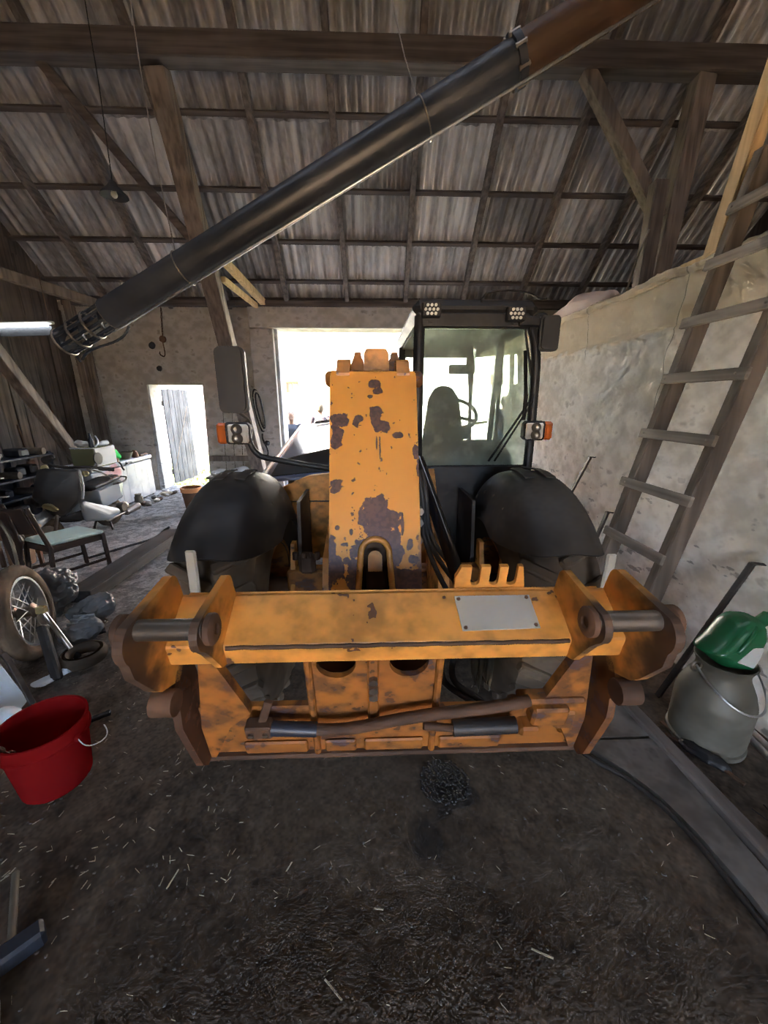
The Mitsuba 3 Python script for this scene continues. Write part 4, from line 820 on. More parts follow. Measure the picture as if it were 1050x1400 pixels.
one('paper', lump(hull(((-4.18, 6.18, BT + .045), (.035, .08, .03)), ((-4.18, 6.28, BT + .05), (.035, .05, .04))).subdivide().subdivide(), .018, 30), 'm_white', 'crumpled white paper on the box, right of the bottle', 'paper', True)
one('tool', tube(curve([(-4.16, 6.0, BT + .01), (-4.15, 6.07, BT + .08), (-4.2, 6.1, BT + .17)], 8), .012, 6), 'm_bright_steel', 'bright bent tool leaning on the dark bottle', 'tool', True)
lp = thing('work_light', 'round black lamp with a pale foot on the freezer before the box', 'lamp')
obj('head', mv(lathe([(0, -.04), (.05, -.035), (.085, -.01), (.09, .01), (.0, .015)], 20), frame((-4.05, 5.85, FT + .14), nrm([0, 1, 0]), Z_)), 'm_black', lp, 40)
obj('foot', cat(bar((-4.15, 5.86, FT), (-4.07, 5.86, FT + .1), .02, .02, X_), bar((-4.12, 5.90, FT), (-4.06, 5.87, FT + .1), .02, .02, X_), box((-4.13, 5.87, FT + .004), (.07, .10, .012), .004)), 'm_white', lp)
one('cloth', lump(hull(((-4.30, 6.52, FT + .09), (.09, .10, .07)), ((-4.34, 6.66, FT + .13), (.06, .06, .06)), ((-4.24, 6.58, FT + .06), (.06, .07, .05))).subdivide().subdivide(), .03, 14), 'm_green_cloth', 'bright green cloth heaped on the freezer', 'cloth', True)
one('basin', lathe([(0, 0), (.08, 0), (.11, .05), (.135, .11), (.142, .115), (.125, .108), (.1, .05), (0, .012)], 24, frame((-4.25, 6.80, FT), X_, Y_)), 'm_alu', 'pale basin on the freezer beside the green cloth', 'basin', 40)
one('jar', lathe([(0, 0), (.05, 0), (.055, .02), (.05, .08), (.03, .10), (.03, .12), (0, .12)], 16, frame((-4.19, 7.0, FT), X_, Y_)), 'm_brown_pot', 'brown jar on the freezer right of the basin', 'jar', 40)
one('can', lathe([(0, 0), (.03, 0), (.03, .06), (0, .06)], 14, frame((-4.16, 6.44, FT), X_, Y_)), 'm_can_rust', 'little rusty can on the freezer edge left of the basin', 'can', 40)
one('tool', cat(bar((-4.16, 7.08, FT + .02), (-4.16, 7.30, FT + .03), .05, .03, Z_, .006), bar((-4.22, 7.05, FT + .012), (-4.2, 7.2, FT + .012), .03, .02, Z_, .004)), 'm_rusty', 'brown tool lying at the right end of the freezer', 'tool')
one('strap', tube(curve([(-4.09, 6.36, FT + .005), (-4.075, 6.37, FT - .01), (-4.07, 6.40, FT - .09), (-4.065, 6.43, FT - .13)], 10), .014, 6), 'm_black', 'black strap hanging over the freezer front', 'strap', True)
# cans and rubbish along the freezer foot
one('can', cat(lathe([(0, 0), (.06, 0), (.062, .01), (.062, .13), (.045, .15), (.05, .18), (0, .18)], 18, frame((-3.93, 6.45, .012), X_, Y_))), 'm_alu', 'dented pale can on the floor before the freezer', 'can', 40)
for i in range(14):
    c = np.array([-3.98 + rng.uniform(-.05, .25), 6.1 + i * .1 + rng.uniform(-.05, .05), .025]); r = rng.uniform(.025, .055)
    one('rubbish', lump(hull((c, (r, r * 1.2, .03)), (c + rng.uniform(-.05, .05, 3) * [1, 1, .4], (r * .8, r, .022))).subdivide(), .015, 30, i), ['m_pebble', 'm_paper', 'm_grey_paint', 'm_rusty'][i % 4], f'{("stony grey", "pale papery", "flat grey", "rusty brown")[i % 4]} piece of rubbish on the floor along the freezer foot', 'rubbish', True, group='rubbish along the freezer')
one('cloth', lump(hull(((-3.86, 7.1, .04), (.06, .07, .035)), ((-3.8, 7.2, .04), (.05, .06, .03))).subdivide().subdivide(), .02, 25), 'm_straw', 'yellowish rag on the floor at the right end of the freezer', 'rag', True)

# scooter
sc = thing('scooter', 'dark grey scooter facing the camera in front of the freezer', 'scooter')
def swheel(c, R, r):
    k = obj('wheel', mv(ring((0, 0, 0), R - r, r, 28, 10), frame(c, nrm([.25, .97, 0]), Z_)), 'm_rubber', sc, True)
    obj('hub', mv(lathe([(0, -.04), (.05, -.04), (.06, -.02), (R - r - .02, -.03), (R - r, -.04), (R - r, .04), (R - r - .02, .03), (.06, .02), (.05, .04), (0, .04)], 24), frame(c, nrm([.25, .97, 0]), Z_)), 'm_steel', k, 40)
swheel((-3.74, 4.30, .21), .21, .05); swheel((-3.70, 5.34, .21), .21, .055)
def spx(pts, r): return [(np.array(p, float), q) for p, q in zip(pts, r)]
obj('leg_shield', hull(((-3.66, 4.42, .92), (.10, .04, .05)), ((-3.42, 4.50, .90), (.06, .04, .05)), ((-3.72, 4.36, .66), (.10, .06, .06)), ((-3.48, 4.50, .62), (.10, .06, .06)), ((-3.62, 4.42, .46), (.10, .07, .05))), 'm_black', sc, 40)
obj('head_lamp', hull(((-3.66, 4.33, .555), (.06, .035, .035)), ((-3.60, 4.34, .51), (.04, .03, .025))), 'm_yellow_lens', sc, 40, label='yellowish headlamp glass')
obj('front_fender', hull(((-3.74, 4.24, .40), (.07, .12, .05)), ((-3.74, 4.40, .44), (.07, .08, .05)), ((-3.73, 4.12, .33), (.05, .05, .04))), 'm_grey_plastic', sc, 40)
for s in (-.09, .09): obj('fork', cyl((-3.73 + s, 4.30, .21), (-3.66 + s * .8, 4.42, .60), .018, 10), 'm_steel', sc, 40)
obj('shield_edge', tube([(-3.33, 4.47, .94), (-3.32, 4.47, .76), (-3.36, 4.47, .60)], .012, 6), 'm_white', sc, True, label='white strip on the edge of the leg shield')
hb = obj('handlebar', tube(curve([(-3.72, 4.56, .99), (-3.55, 4.55, .96), (-3.45, 4.54, .96), (-3.30, 4.52, .965), (-3.08, 4.62, .92)], 18), .016, 8), 'm_black', sc, True)
obj('grip', cat(cyl((-3.18, 4.57, .94), (-3.05, 4.64, .915), .022, 10)), 'm_black', hb, 40); obj('brake_lever', cat(tube(curve([(-3.26, 4.49, .95), (-3.15, 4.5, .92), (-3.07, 4.54, .86)], 8), .008, 6)), 'm_steel', hb, True)
obj('mirror', hull(((-3.70, 4.5, 1.05), (.05, .02, .045)), ((-3.62, 4.5, 1.08), (.03, .02, .03))), 'm_black', hb, 40); obj('indicator', mv(trimesh.creation.icosphere(subdivisions=2, radius=.038), t=(-3.70, 4.46, .965)), 'm_yellow_lens', hb, True)
obj('reservoir', box((-3.66, 4.44, .88), (.10, .06, .10), .01), 'm_white', hb); obj('indicator', mv(trimesh.creation.icosphere(subdivisions=2, radius=.035), t=(-3.26, 4.46, .90)), 'm_yellow_lens', hb, True)
obj('foot_board', hull(((-3.62, 4.55, .33), (.16, .08, .03)), ((-3.62, 4.95, .33), (.14, .08, .03))), 'm_black', sc, 40)
obj('side_fairing', hull(((-3.42, 4.55, .50), (.03, .06, .05)), ((-3.38, 4.85, .30), (.05, .12, .07)), ((-3.40, 5.05, .28), (.04, .05, .05)), ((-3.45, 4.6, .34), (.04, .05, .05))), 'm_grey_plastic', sc, 40, label='grey side fairing')
obj('tail_body', hull(((-3.66, 5.0, .56), (.14, .06, .05)), ((-3.66, 5.4, .58), (.13, .10, .05)), ((-3.64, 5.56, .57), (.06, .06, .04)), ((-3.66, 5.0, .36), (.15, .06, .05)), ((-3.66, 5.4, .40), (.14, .10, .05))), 'm_grey_plastic', sc, 40)
obj('seat', hull(((-3.66, 4.98, .63), (.13, .08, .05)), ((-3.66, 5.3, .66), (.14, .12, .05)), ((-3.65, 5.48, .66), (.10, .08, .045))), 'm_black', sc, 40)
obj('rear_rack', tube(curve([(-3.54, 5.3, .60), (-3.50, 5.55, .63), (-3.6, 5.66, .64), (-3.72, 5.56, .63)], 14), .012, 6), 'm_black', sc, True)
en = obj('engine', cat(hull(((-3.58, 5.2, .25), (.06, .12, .08)), ((-3.55, 5.45, .24), (.06, .08, .08))), cyl((-3.52, 5.30, .28), (-3.44, 5.30, .28), .06, 16)), 'm_steel', sc, 40)
obj('exhaust', cat(cyl((-3.50, 5.0, .18), (-3.46, 5.4, .20), .022, 10), hull(((-3.46, 5.35, .19), .045), ((-3.45, 5.60, .21), .05))), 'm_steel', sc, 40, label='steel silencer')
obj('stand', cat(bar((-3.78, 5.1, .012), (-3.70, 5.15, .25), .02, .02, X_), bar((-3.52, 5.1, .012), (-3.60, 5.15, .25), .02, .02, X_)), 'm_black', sc)

# chair
ch = thing('chair', 'dark wooden chair with a pale teal seat near the scooter', 'chair')
ca, cd = np.array([-2.93, 3.37, 0]), np.array([-2.74, 3.80, 0]); ex = nrm(cd - ca); ey = np.array([-ex[1], ex[0], 0]); Lx, Ly = .46, .38
CM = frame((ca[0], ca[1], 0.012), ex, ey)
obj('seat', mv(hull(((.03, .03, .43), (.03, .03, .02)), ((Lx - .0, .02, .405), (.03, .03, .02)), ((Lx, Ly, .405), (.03, .03, .02)), ((.03, Ly - .02, .43), (.03, .03, .02))), CM), 'm_seat_teal', ch, 40, label='pale teal seat')
obj('seat_rail', mv(cat(bar((.02, .01, .375), (Lx, .01, .36), .025, .06, Z_, .004), bar((.02, Ly, .375), (Lx, Ly, .36), .025, .06, Z_, .004), bar((Lx, 0, .36), (Lx, Ly, .36), .025, .06, Z_, .004), bar((.02, 0, .375), (.02, Ly, .375), .025, .06, Z_, .004)), CM), 'm_chair_wood', ch)
for x, y_, rear in ((0, 0, 1), (0, Ly, 1), (Lx, 0, 0), (Lx, Ly, 0)):
    obj('leg', mv(cat(bar((x - (.03 if rear else -.02), y_, 0), (x + .01, y_, .40), .034, .034, X_, .006), *([bar((x + .01, y_, .38), (x - .09, y_, .80), .032, .032, X_, .006)] if rear else [])), CM), 'm_chair_wood', ch)
obj('stretcher', mv(bar((-.02, 0.0, .14), (Lx + .01, .0, .12), .016, .026, Z_, .003), CM), 'm_chair_wood', ch); obj('stretcher', mv(bar((-.02, Ly, .14), (Lx + .01, Ly, .12), .016, .026, Z_, .003), CM), 'm_chair_wood', ch)
def backf(u, v):
    y_ = u * Ly; z = .56 + v * .24; x = -.03 - (z - .45) * .24 - .05 * np.sin(u * np.pi)
    return np.stack([x, y_, z], -1)
obj('backrest', mv(shell(grid(backf, 12, 6), .018), CM), 'm_chair_wood', ch, 40)
obj('coat', lump(mv(hull(((-.06, .24, .74), (.03, .13, .05)), ((-.05, .22, .45), (.04, .15, .07)), ((-.05, .30, .24), (.03, .07, .05))).subdivide().subdivide(), CM), .02, 12), 'm_black', None, True) if False else None
cl = lump(mv(hull(((-.16, .25, .76), (.03, .13, .04)), ((-.13, .24, .50), (.035, .13, .06)), ((-.12, .30, .26), (.03, .08, .05))).subdivide().subdivide(), CM), .018, 12)
one('coat', cl, 'm_chair_wood', 'dark coat hanging over the back of the chair', 'coat', True)

# workbench with odds and ends at the far left
tb = thing('table', 'small low table at the left edge carrying a rusty can', 'table')
obj('tabletop', box((-3.68, 3.72, .455), (.50, .42, .04), .008), 'm_can_rust', tb)
for x in (-3.88, -3.48):
    for y_ in (3.56, 3.88): obj('leg', bar((x, y_, .012), (x, y_, .44), .035, .035, X_, .004), 'm_rusty', tb)
one('can', lathe([(0, 0), (.055, 0), (.058, .008), (.055, .16), (.058, .165), (.052, .17), (.045, .17), (.045, .19), (0, .19)], 20, frame((-3.60, 3.72, .476), X_, Y_)), 'm_can_rust', 'tall rusty can standing on the small table', 'can', 40)
one('board', bar((-3.95, 4.02, .50), (-3.52, 3.92, .56), .10, .02, Z_, .004), 'm_rung', 'pale board propped behind the rusty can', 'board')
rk = thing('shelf_rack', 'dark steel rack full of scrap against the left wall', 'rack')
for x in (-5.1, -4.55):
    for y_ in (4.7, 5.6): obj('post', bar((x, y_, .012), (x, y_, 1.02), .05, .05, X_, .004), 'm_navy', rk)
for z in (.22, .48, .72, .98): obj('shelf', box((-4.82, 5.15, z), (.62, 1.0, .03), .004), 'm_navy', rk)
obj('back_panel', box((-5.13, 5.15, .5), (.02, 1.0, 1.0)), 'm_navy', rk)
for i in range(16):
    z = (.235, .495, .735, .995)[i % 4]; y_ = 4.74 + (i // 4) * .24 + rng.uniform(-.03, .03); h = rng.uniform(.06, .16)
    if i % 3 == 0: one('scrap_part', cyl((-4.75, y_, z + .045), (-4.5, y_ + .03, z + .045), .045, 14), 'm_steel', f'round scrap part on the {("lowest", "second lowest", "second highest", "top")[i % 4]} shelf of the dark rack', 'scrap part', 40, group='round scrap parts in the rack')
    else: one('scrap_part', box((-4.72 + rng.uniform(-.08, .08), y_, z + h / 2), (rng.uniform(.14, .26), .14, h), .02, rz=rng.uniform(-.3, .3)), ['m_black', 'm_navy'][i % 2], f'dark boxy scrap part on the {("lowest", "second lowest", "second highest", "top")[i % 4]} shelf of the rack', 'scrap part', group='boxy scrap parts in the rack')
for i, (z, x) in enumerate(((1.045, -4.62), (.80, -4.46), (.57, -4.47), (.33, -4.46))): one('flat_bar', bar((x - .35, 4.62, z), (x + .06, 4.66 + .02 * i, z + .01), .05, .012, Z_, .002), 'm_bright_steel', ['bright flat bar on top of the dark rack', 'bright flat bar before the upper shelf of the rack', 'bright flat bar before the middle shelf of the rack', 'bright flat bar before the lowest shelf of the rack'][i], 'steel bar')
pl_ = thing('paint_pail', 'small dirty pail on the floor left of the chair', 'pail')
obj('body', lathe([(0, 0), (.085, 0), (.10, .18), (.105, .185), (.097, .185), (.08, .02), (0, .015)], 24, frame((-3.74, 3.98, .012), X_, Y_)), 'm_can_rust', pl_, 40); obj('rim', ring((-3.74, 3.98, .197), .102, .006, 24, 6), 'm_white', pl_, True)
obj('lid', cyl((-3.74, 3.98, .175), (-3.74, 3.98, .180), .088, 20), 'm_paper', pl_, 40)
one('bent_tube', tube(curve([(-3.26, 3.2, .76), (-3.16, 3.2, .76), (-3.12, 3.2, .70), (-3.08, 3.2, .4), (-3.03, 3.18, .012)], 24), .013, 8), 'm_alu', 'bent steel tube rising behind the wheel at left', 'tube', True)

# floor pieces of timber
def plank(p, q, w, h, label, up=Z_, m='m_plank'): return one('plank', bar(p, q, w, h, up, .006), m, label, 'plank')
plank((-2.47, 3.0, .112), (-2.44, 4.62, .117), .21, .11, 'big dark plank on the floor left of the wheel, the nearest one', m='m_plank')
plank((-2.665, 3.46, .03), (-2.49, 4.50, .032), .12, .05, 'dark plank on the floor between chair and biggest plank', m='m_plank')
plank((-2.66, 4.30, .075), (-2.60, 4.70, .08), .09, .025, 'short grey board lying across the far ends of the planks', m='m_rung')
one('iron_rod', tube([(-3.15, 4.08, .022), (-2.9, 4.45, .025), (-2.55, 5.0, .022)], .014, 8), 'm_black', 'long thin iron rod on the floor beyond the planks', 'rod', True)
one('iron_scrap', tube(curve([(-2.62, 4.52, .10), (-2.56, 4.62, .16), (-2.50, 4.60, .20)], 8), .014, 6), 'm_black', 'small bent iron sticking up at the end of the planks', 'scrap', True)
pt = thing('plant_pot', 'dark brown pot with an orange rim standing near the small door', 'pot')
obj('body', lathe([(0, 0), (.10, 0), (.115, .12), (.14, .34), (.145, .36), (.13, .36), (.10, .05), (0, .04)], 26, frame((-2.80, 5.95, .012), X_, Y_)), 'm_brown_pot', pt, 40); obj('rim', lathe([(.128, .33), (.15, .33), (.155, .40), (.135, .40)], 26, frame((-2.80, 5.95, .012), X_, Y_)), 'm_orange_rim', pt, 40)

# wheel, fairing and other dismantled motorcycle pieces in the left foreground
wh = thing('motorcycle_wheel', 'spoked motorcycle wheel standing on edge at the left edge', 'wheel')
WC = np.array([-2.335, 2.38, .335]); wa = nrm([.92, .36, .12]); WM = frame(WC, nrm(np.cross(Z_, wa)), np.cross(wa, nrm(np.cross(Z_, wa))), wa)
obj('tyre', mv(ring((0, 0, 0), .275, .052, 44, 12), WM), 'm_rubber', wh, True)
obj('rim', mv(lathe([(.222, -.035), (.238, -.035), (.240, .035), (.222, .035), (.216, .0), (.222, -.035)], 44), WM), 'm_bright_steel', wh, 40)
obj('hub', mv(lathe([(0, -.07), (.025, -.07), (.05, -.05), (.05, -.04), (.035, -.03), (.035, .03), (.05, .04), (.05, .05), (.025, .07), (0, .07)], 20), WM), 'm_steel', wh, 40)
for i in range(24):
    a = i * 2 * np.pi / 24; b = a + (.5 if i % 2 else -.5); s = .04 if i % 4 < 2 else -.04
    obj('spoke', mv(cyl((.045 * math.cos(b), .045 * math.sin(b), s), (.222 * math.cos(a), .222 * math.sin(a), 0), .0032, 5), WM), 'm_bright_steel', wh)
obj('axle', mv(cyl((0, 0, -.10), (0, 0, .10), .011, 10), WM), 'm_steel', wh, 40)
fk_ = thing('fork', 'motorcycle fork leg leaning beside the spoked wheel', 'fork')
obj('slider', cyl((-2.18, 2.34, .36), (-2.03, 2.32, .05), .016, 12), 'm_bright_steel', fk_, 40); obj('stanchion', cyl((-2.03, 2.32, .05), (-2.01, 2.32, .014), .022, 12), 'm_black', fk_, 40); obj('clamp', cat(box((-2.19, 2.345, .37), (.06, .05, .05), .01)), 'm_yellow_lens', fk_)
one('swing_arm', cat(bar((-2.10, 2.22, .33), (-1.98, 2.10, .012), .045, .06, X_, .012)), 'm_black', 'black swing arm bar standing in front of the spoked wheel', 'bar')
one('steel_strip', cat(bar((-1.80, 1.76, .012), (-1.92, 1.80, .38), .012, .03, Y_, .002), bar((-1.92, 1.80, .38), (-1.95, 1.81, .42), .012, .03, Y_, .002)), 'm_black', 'thin dark steel strip standing behind the red bucket', 'strip')
fr = thing('motorcycle_fairing', 'pale blue grey fairing panel with a round hole behind the red bucket', 'fairing')
def fair(u, v):
    x = -2.46 + u * .50; z = .03 + v * (.24 - .20 * u ** 1.5); y_ = 1.94 - .12 * u + .08 * np.cos(u * 2.2) + .10 * v * v
    return np.stack([x, y_, z], -1)
obj('panel', shell(grid(fair, 22, 10), .008), 'm_clear_bag', fr, 50); obj('lamp_ring', mv(ring((0, 0, 0), .06, .008, 24, 6), frame((-2.36, 1.94, .13), X_, Z_)), 'm_black', fr, True); obj('lamp_bowl', mv(lathe([(0, -.03), (.03, -.028), (.055, 0), (0, 0)], 20), frame((-2.36, 1.95, .13), X_, Z_)), 'm_black', fr, 40)
def bag(c, r, label, m, seed): one('plastic_bag', lump(hull((c, r), (np.array(c) + [.05, .06, .03], np.array(r) * .8)).subdivide().subdivide().subdivide(), min(r) * .35, 14, seed), m, label, 'bag', True)
bag((-2.20, 2.74, .12), (.13, .12, .12), 'grey bag beside the spoked wheel, the upper folded one', 'm_bag', 3)
bag((-2.13, 2.50, .08), (.11, .09, .08), 'grey bag on the floor just right of the spoked wheel', 'm_bag', 5)
bag((-2.72, 2.32, .16), (.16, .15, .15), 'black bag heap at the left edge below the wheel', 'm_black', 6)
bag((-2.62, 2.9, .20), (.14, .16, .20), 'grey bag behind the spoked wheel', 'm_bag', 7)
bag((-2.00, 1.66, .06), (.10, .08, .06), 'pale see-through bag behind the red bucket', 'm_clear_bag', 8)
one('fin_cover', cat(*[bar((-2.20 + .0, 2.58 - k * .035, .17 - k * .012), (-2.07, 2.62 - k * .035, .16 - k * .012), .012, .03, Z_, .003) for k in range(4)], bar((-2.14, 2.60, .165), (-2.14, 2.46, .12), .03, .02, Z_, .003)), 'm_grey_plastic', 'grey slatted plastic cover lying on the grey bag', 'cover')
one('small_tyre', lathe([(.105 + .032 * math.cos(a), .042 + .042 * math.sin(a)) for a in np.linspace(math.pi * .6, math.pi * 2.4, 14)] + [(.105 + .022 * math.cos(a), .042 + .034 * math.sin(a)) for a in np.linspace(math.pi * 2.4, math.pi * .6, 14)], 36, frame((-1.945, 2.29, .012), X_, Y_)), 'm_rubber', 'small scooter tyre lying flat on the floor', 'tyre', 40)
one('handle_grip', cat(cyl((-2.14, 2.52, .03), (-2.02, 2.62, .035), .020, 12), cyl((-2.17, 2.49, .03), (-2.13, 2.53, .03), .026, 12)), 'm_black', 'black rubber grip lying behind the small tyre', 'grip', 40)
one('bracket', cat(tube([(-2.09, 2.60, .02), (-2.06, 2.72, .05), (-2.12, 2.74, .09)], .006, 6), tube([(-2.06, 2.72, .05), (-2.18, 2.66, .02)], .006, 6)), 'm_alu', 'pale wire bracket behind the black grip', 'bracket', True)
one('plastic_shard', lump(hull(((-2.06, 2.06, .02), (.05, .03, .014)), ((-1.97, 2.16, .03), (.03, .02, .012)), ((-1.93, 2.2, .05), (.012, .012, .012))).subdivide(), .008, 30), 'm_clear_bag', 'pale plastic shard on the floor before the small tyre', 'shard', True)
one('iron_bar', bar((-1.60, 1.71, .03), (-1.46, 1.80, .035), .03, .02, Z_, .004), 'm_black', 'short black flat iron on the floor behind the red bucket', 'bar')

bk = thing('bucket', 'red plastic bucket with a wire handle on the floor at left', 'bucket')
BO = np.array([-1.47, 1.43, .014]); BM = frame(BO, X_ * .94, Y_ * .94, Z_)
obj('body', lathe([(0, 0), (.135, 0), (.14, .006), (.165, .24), (.170, .25), (.172, .30), (.178, .305), (.178, .318), (.168, .318), (.160, .25), (.132, .012), (0, .01)], 48, BM), 'm_red', bk, 40)
obj('rim_band', lathe([(.166, .235), (.176, .238), (.178, .25), (.169, .256)], 48, BM), 'm_red', bk, 40)
obj('handle', mv(tube(curve([(.172, -.03, .26), (.20, -.04, .23), (.205, .02, .17), (.20, .09, .14), (.15, .16, .15)], 20), .003, 6), BM), 'm_white', bk, True, label='pale wire handle')
for y_ in (-.03,): obj('handle_lug', mv(box((.172, y_, .255), (.02, .03, .03), .005), BM), 'm_red', bk)
obj('crack_line', mv(cat(tube([(-.03, .02, .0135), (.03, -.02, .0135), (.10, -.03, .0135)], .002, 4), tube([(.03, -.02, .0135), (.05, .07, .0135)], .002, 4)), BM), 'm_rusty', bk)
chn = thing('chain', 'dark rusty chain hanging over the rim of the red bucket', 'chain')
cp = curve([(-1.47, 1.40, .08), (-1.49, 1.34, .22), (-1.515, 1.29, .325), (-1.525, 1.272, .348), (-1.535, 1.252, .33), (-1.54, 1.245, .25), (-1.545, 1.24, .15), (-1.55, 1.23, .05)], 26)
for i in range(25):
    d = nrm(cp[i + 1] - cp[i]); x = nrm(np.cross(d, [.3, .8, .1])); n = np.cross(d, x)
    if i % 2: x, n = n, -x
    a = np.linspace(0, 2 * np.pi, 13)[:-1]
    obj('link', tube([(cp[i] + cp[i + 1]) / 2 + d * .020 * math.cos(t) + x * .011 * math.sin(t) for t in a], .0048, 5, True), 'm_rusty', chn, True)

hm = thing('sledge_hammer', 'steel sledge hammer lying in the bottom left corner', 'hammer')
obj('head', bar((-1.17, .775, .045), (-1.075, .865, .045), .062, .062, Z_, .010), 'm_auger', hm); obj('handle', cyl((-1.14, .82, .06), (-1.30, 1.02, .055), .012, 12), 'm_alu', hm, 40)
one('bottle', lathe([(0, 0), (.03, 0), (.032, .01), (.032, .09), (.014, .12), (.012, .14), (0, .14)], 16, frame((-1.115, .70, .035), nrm([1, .9, 0]), nrm([0, 0, 1]))), 'm_clear_bag', 'small clear bottle on the floor under the hammer', 'bottle', 40)

# things on the back wall
chw = thing('chain', 'iron chain with a hook hanging on the back wall', 'chain')
for i in range(11):
    c = np.array([-3.66 - .004 * i, WY - .035, 3.25 - i * .042]); x, n = (X_, Y_) if i % 2 else (Y_, X_)
    obj('link', tube([c + Z_ * .026 * math.cos(t) + x * .013 * math.sin(t) for t in np.linspace(0, 2 * np.pi, 11)[:-1]], .006, 5, True), 'm_rusty', chw, True)
obj('pulley', mv(lathe([(0, -.02), (.055, -.02), (.045, 0), (.055, .02), (0, .02)], 20), frame((-3.70, WY - .05, 2.76), X_, Z_)), 'm_rusty', chw, 40)
obj('hook', tube(curve([(-3.70, WY - .04, 2.72), (-3.70, WY - .04, 2.55), (-3.73, WY - .04, 2.47), (-3.78, WY - .05, 2.50), (-3.78, WY - .06, 2.55)], 14), .010, 6), 'm_rusty', chw, True)
for x, z, r, lb in ((-3.93, 2.66, .06, 'dark round iron plate on the back wall, the upper of two'), (-3.86, 2.27, .05, 'dark round iron plate on the back wall, the lower of two')):
    one('wall_plate', lump(lathe([(0, -.004), (r, -.002), (r * .9, .012), (r * .5, .018), (0, .018)], 20, frame((x, WY - .002, z), X_, Z_)), .004, 30), 'm_black', lb, 'iron plate', 40)
co = thing('cable_coil', 'black cable coiled and hung on the pilaster beside the gateway', 'cable')
for k in range(4):
    pts = [(-2.10 + .02 * k + (.085 - .008 * k) * math.sin(a) * (.85 + .15 * math.cos(a)) + .05 * math.cos(a) * -1 * .9, WY - .125 - .022 * k, 1.52 + (.41 - .03 * k) * math.cos(a)) for a in np.linspace(0, 2 * np.pi, 40)[:-1]]
    obj('loop', tube(pts, .014, 6, True), 'm_black' if k % 2 else 'm_grey_paint', co, True)
obj('tail', tube(curve([(-2.03, WY - .12, 1.15), (-2.05, WY - .12, .95), (-1.99, WY - .12, .80), (-2.03, WY - .12, .62)], 16), .014, 6), 'm_black', co, True)
obj('plug', mv(trimesh.creation.icosphere(subdivisions=2, radius=.05), t=(-1.98, WY - .13, .92)), 'm_black', co, True)
obj('peg', cyl((-2.16, WY - .02, 1.93), (-2.16, WY - .2, 1.95), .014, 8), 'm_steel', co)
sh = thing('bench', 'low wooden bench against the back wall right of the small door', 'bench')
obj('top', box((-2.68, 7.42, .30), (.86, .36, .04), .006), 'm_post', sh)
for x in (-3.04, -2.32): obj('leg', box((x, 7.42, .147), (.05, .32, .27), .005), 'm_post', sh)
obj('shelf_board', box((-2.68, 7.60, .62), (.9, .05, .10), .006), 'm_post', sh)
bag((-2.92, 7.36, .38), (.12, .10, .05), 'small white bag on the left part of the bench', 'm_paper', 9); bag((-2.52, 7.40, .40), (.15, .10, .07), 'bigger white bag on the right part of the bench', 'm_white', 10)
one('board', bar((-2.18, 7.42, .012), (-2.19, 7.60, .62), .10, .03, Y_, .004), 'm_post', 'short brown board leaning beside the bench', 'board')
for i, x in enumerate((-2.83, -2.66, -2.50)): one('cord', tube(curve([(x + .05, WY - .05, 1.5), (x + .02, WY - .06, .95), (x, WY - .07, .37)], 10), .006, 5), 'm_alu', ['thin cord above the bench, the one nearest the small door', 'thin cord above the bench, the middle one', 'thin cord above the bench, the one nearest the pilaster'][i], 'cord', True, group='cords above the bench')
# left wall oddments
for i, (y_, z, L) in enumerate(((6.9, 1.7, .5), (7.15, 1.35, .7), (6.2, 1.35, .6))): one('hand_tool', cat(tube([(XL - .09, y_, z), (XL - .09, y_ + .06, z - L)], .014, 6), box((XL - .085, y_ + .065, z - L), (.03, .14, .08), .008)), 'm_rusty', ['old hand tool on the dark left wall, the longest-hung upper one', 'long old hand tool on the left wall, nearest the corner', 'old hand tool on the left wall, farthest from the corner'][i], 'tool', True, group='hand tools on the left wall')

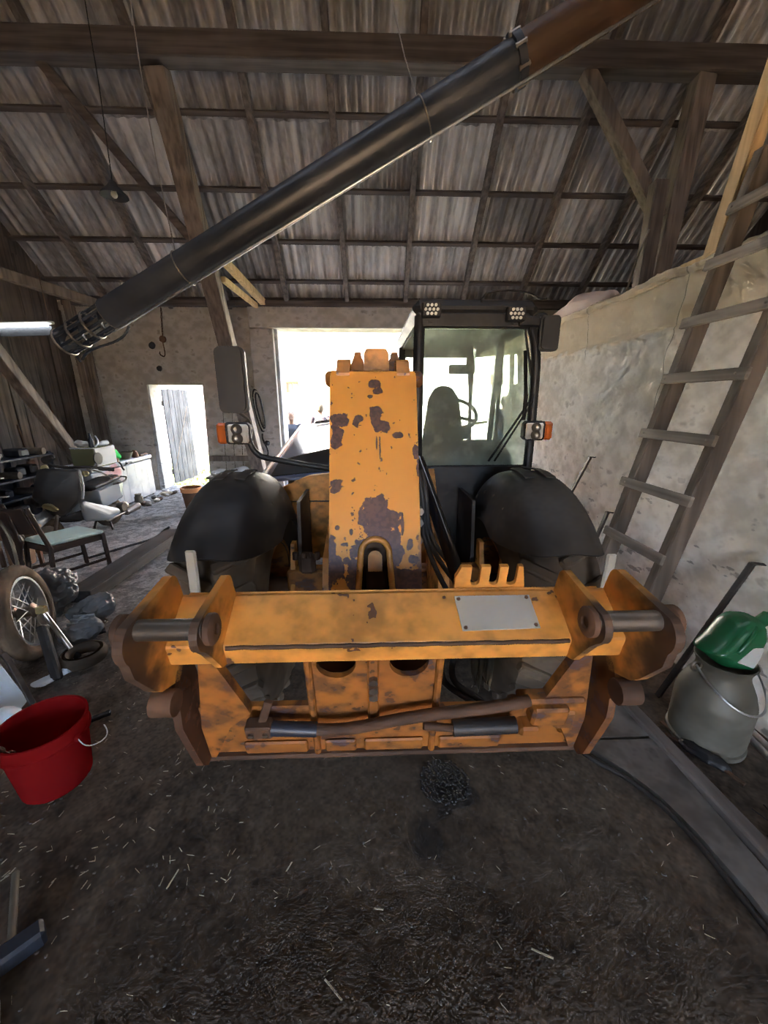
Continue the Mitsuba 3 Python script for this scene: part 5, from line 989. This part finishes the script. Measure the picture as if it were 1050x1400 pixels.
# ---------------------------------------------------------------- litter on the floor
def litter(n, xr, yr, l0, l1, w):
    out = []
    for _ in range(n):
        y_ = yr[0] + (yr[1] - yr[0]) * rng.random() ** 1.6; x = rng.uniform(*xr); a, L = rng.uniform(0, np.pi), rng.uniform(l0, l1)
        d = np.array([math.cos(a), math.sin(a), rng.uniform(-.1, .1)]) * L / 2; c = np.array([x, y_, .006 + .006 * rng.random()])
        out.append(bar(c - d, c + d, w * rng.uniform(.6, 1.3), .0016, Z_))
    return cat(out)
one('straw', cat(litter(520, (-2.6, 1.5), (.45, 3.6), .006, .028, .0012), litter(260, (-2.2, -.5), (1.0, 2.6), .008, .03, .0022)), 'm_straw', 'short bits of straw scattered over the dirt floor', 'straw', kind='stuff')
for p, q, lb in (((-.155, .735), (-.10, .69), 'pale straw stalk lying lowest in the picture, left of its middle'), ((.50, .78), (.56, .755), 'straw stalk on the floor below the right half of the carriage'), ((-.33, 1.02), (-.315, 1.05), 'short upright-pointing straw on the floor below the left half of the carriage'),
                 ((-.75, .98), (-.735, 1.04), 'straw stalk on the floor between the red bucket and the hammer'), ((-.005, .90), (.03, .895), 'short pale straw on the floor straight below the boom')):
    one('straw_stalk', bar((*p, .012), (*q, .012), .0045, .003, Z_), 'm_straw', lb, 'straw', group='longer straw stalks')
peb = []
for _ in range(700):
    c = np.array([rng.uniform(-2.3, 1.1), .5 + 2.2 * rng.random() ** 1.5, .002]); r = rng.uniform(.003, .007)
    peb.append(mv(trimesh.creation.icosphere(subdivisions=0), np.diag([r, r * rng.uniform(.7, 1.2), r * .6, 1.]), c))
one('grit', cat(peb), 'm_pebble', 'grit and crumbs scattered over the dirt floor', 'grit', kind='stuff')
oil = []
for _ in range(420):
    a, r = rng.uniform(0, 6.28), .115 * math.sqrt(rng.random()); c = np.array([.325 + r * math.cos(a), 1.36 + r * math.sin(a) * .95, .004]); q = rng.uniform(.003, .009)
    oil.append(mv(trimesh.creation.icosphere(subdivisions=1), np.diag([q, q, q * .7, 1.]), c))
mat('m_oil', (.008, .008, .009), .08, clearcoat=1.)
one('oil_patch', cat(oil), 'm_oil', 'glistening oil soaked patch of gravel under the carriage', 'oil patch', True, kind='stuff')

hl = thing('hanging_lamp', 'dark round lamp hanging on a wire under the roof at upper left', 'lamp')
HC = np.array([-2.72, 5.0, 3.85])
obj('shade', lathe([(0, .10), (.03, .09), (.05, .05), (.13, -.03), (.135, -.045), (.122, -.03), (.045, .04), (0, .06)], 26, frame(HC, X_, Y_)), 'm_black', hl, 40)
obj('bulb', mv(hull(((0, 0, -.03), .032), ((0, 0, .03), .015)), t=HC), 'm_lens', hl, 40); obj('wire', tube([HC + [0, 0, .09], HC + [.02, .01, .9], [HC[0] + .02, 5.0, roof_z(5.0) - .05]], .005, 5), 'm_cable', hl, True)
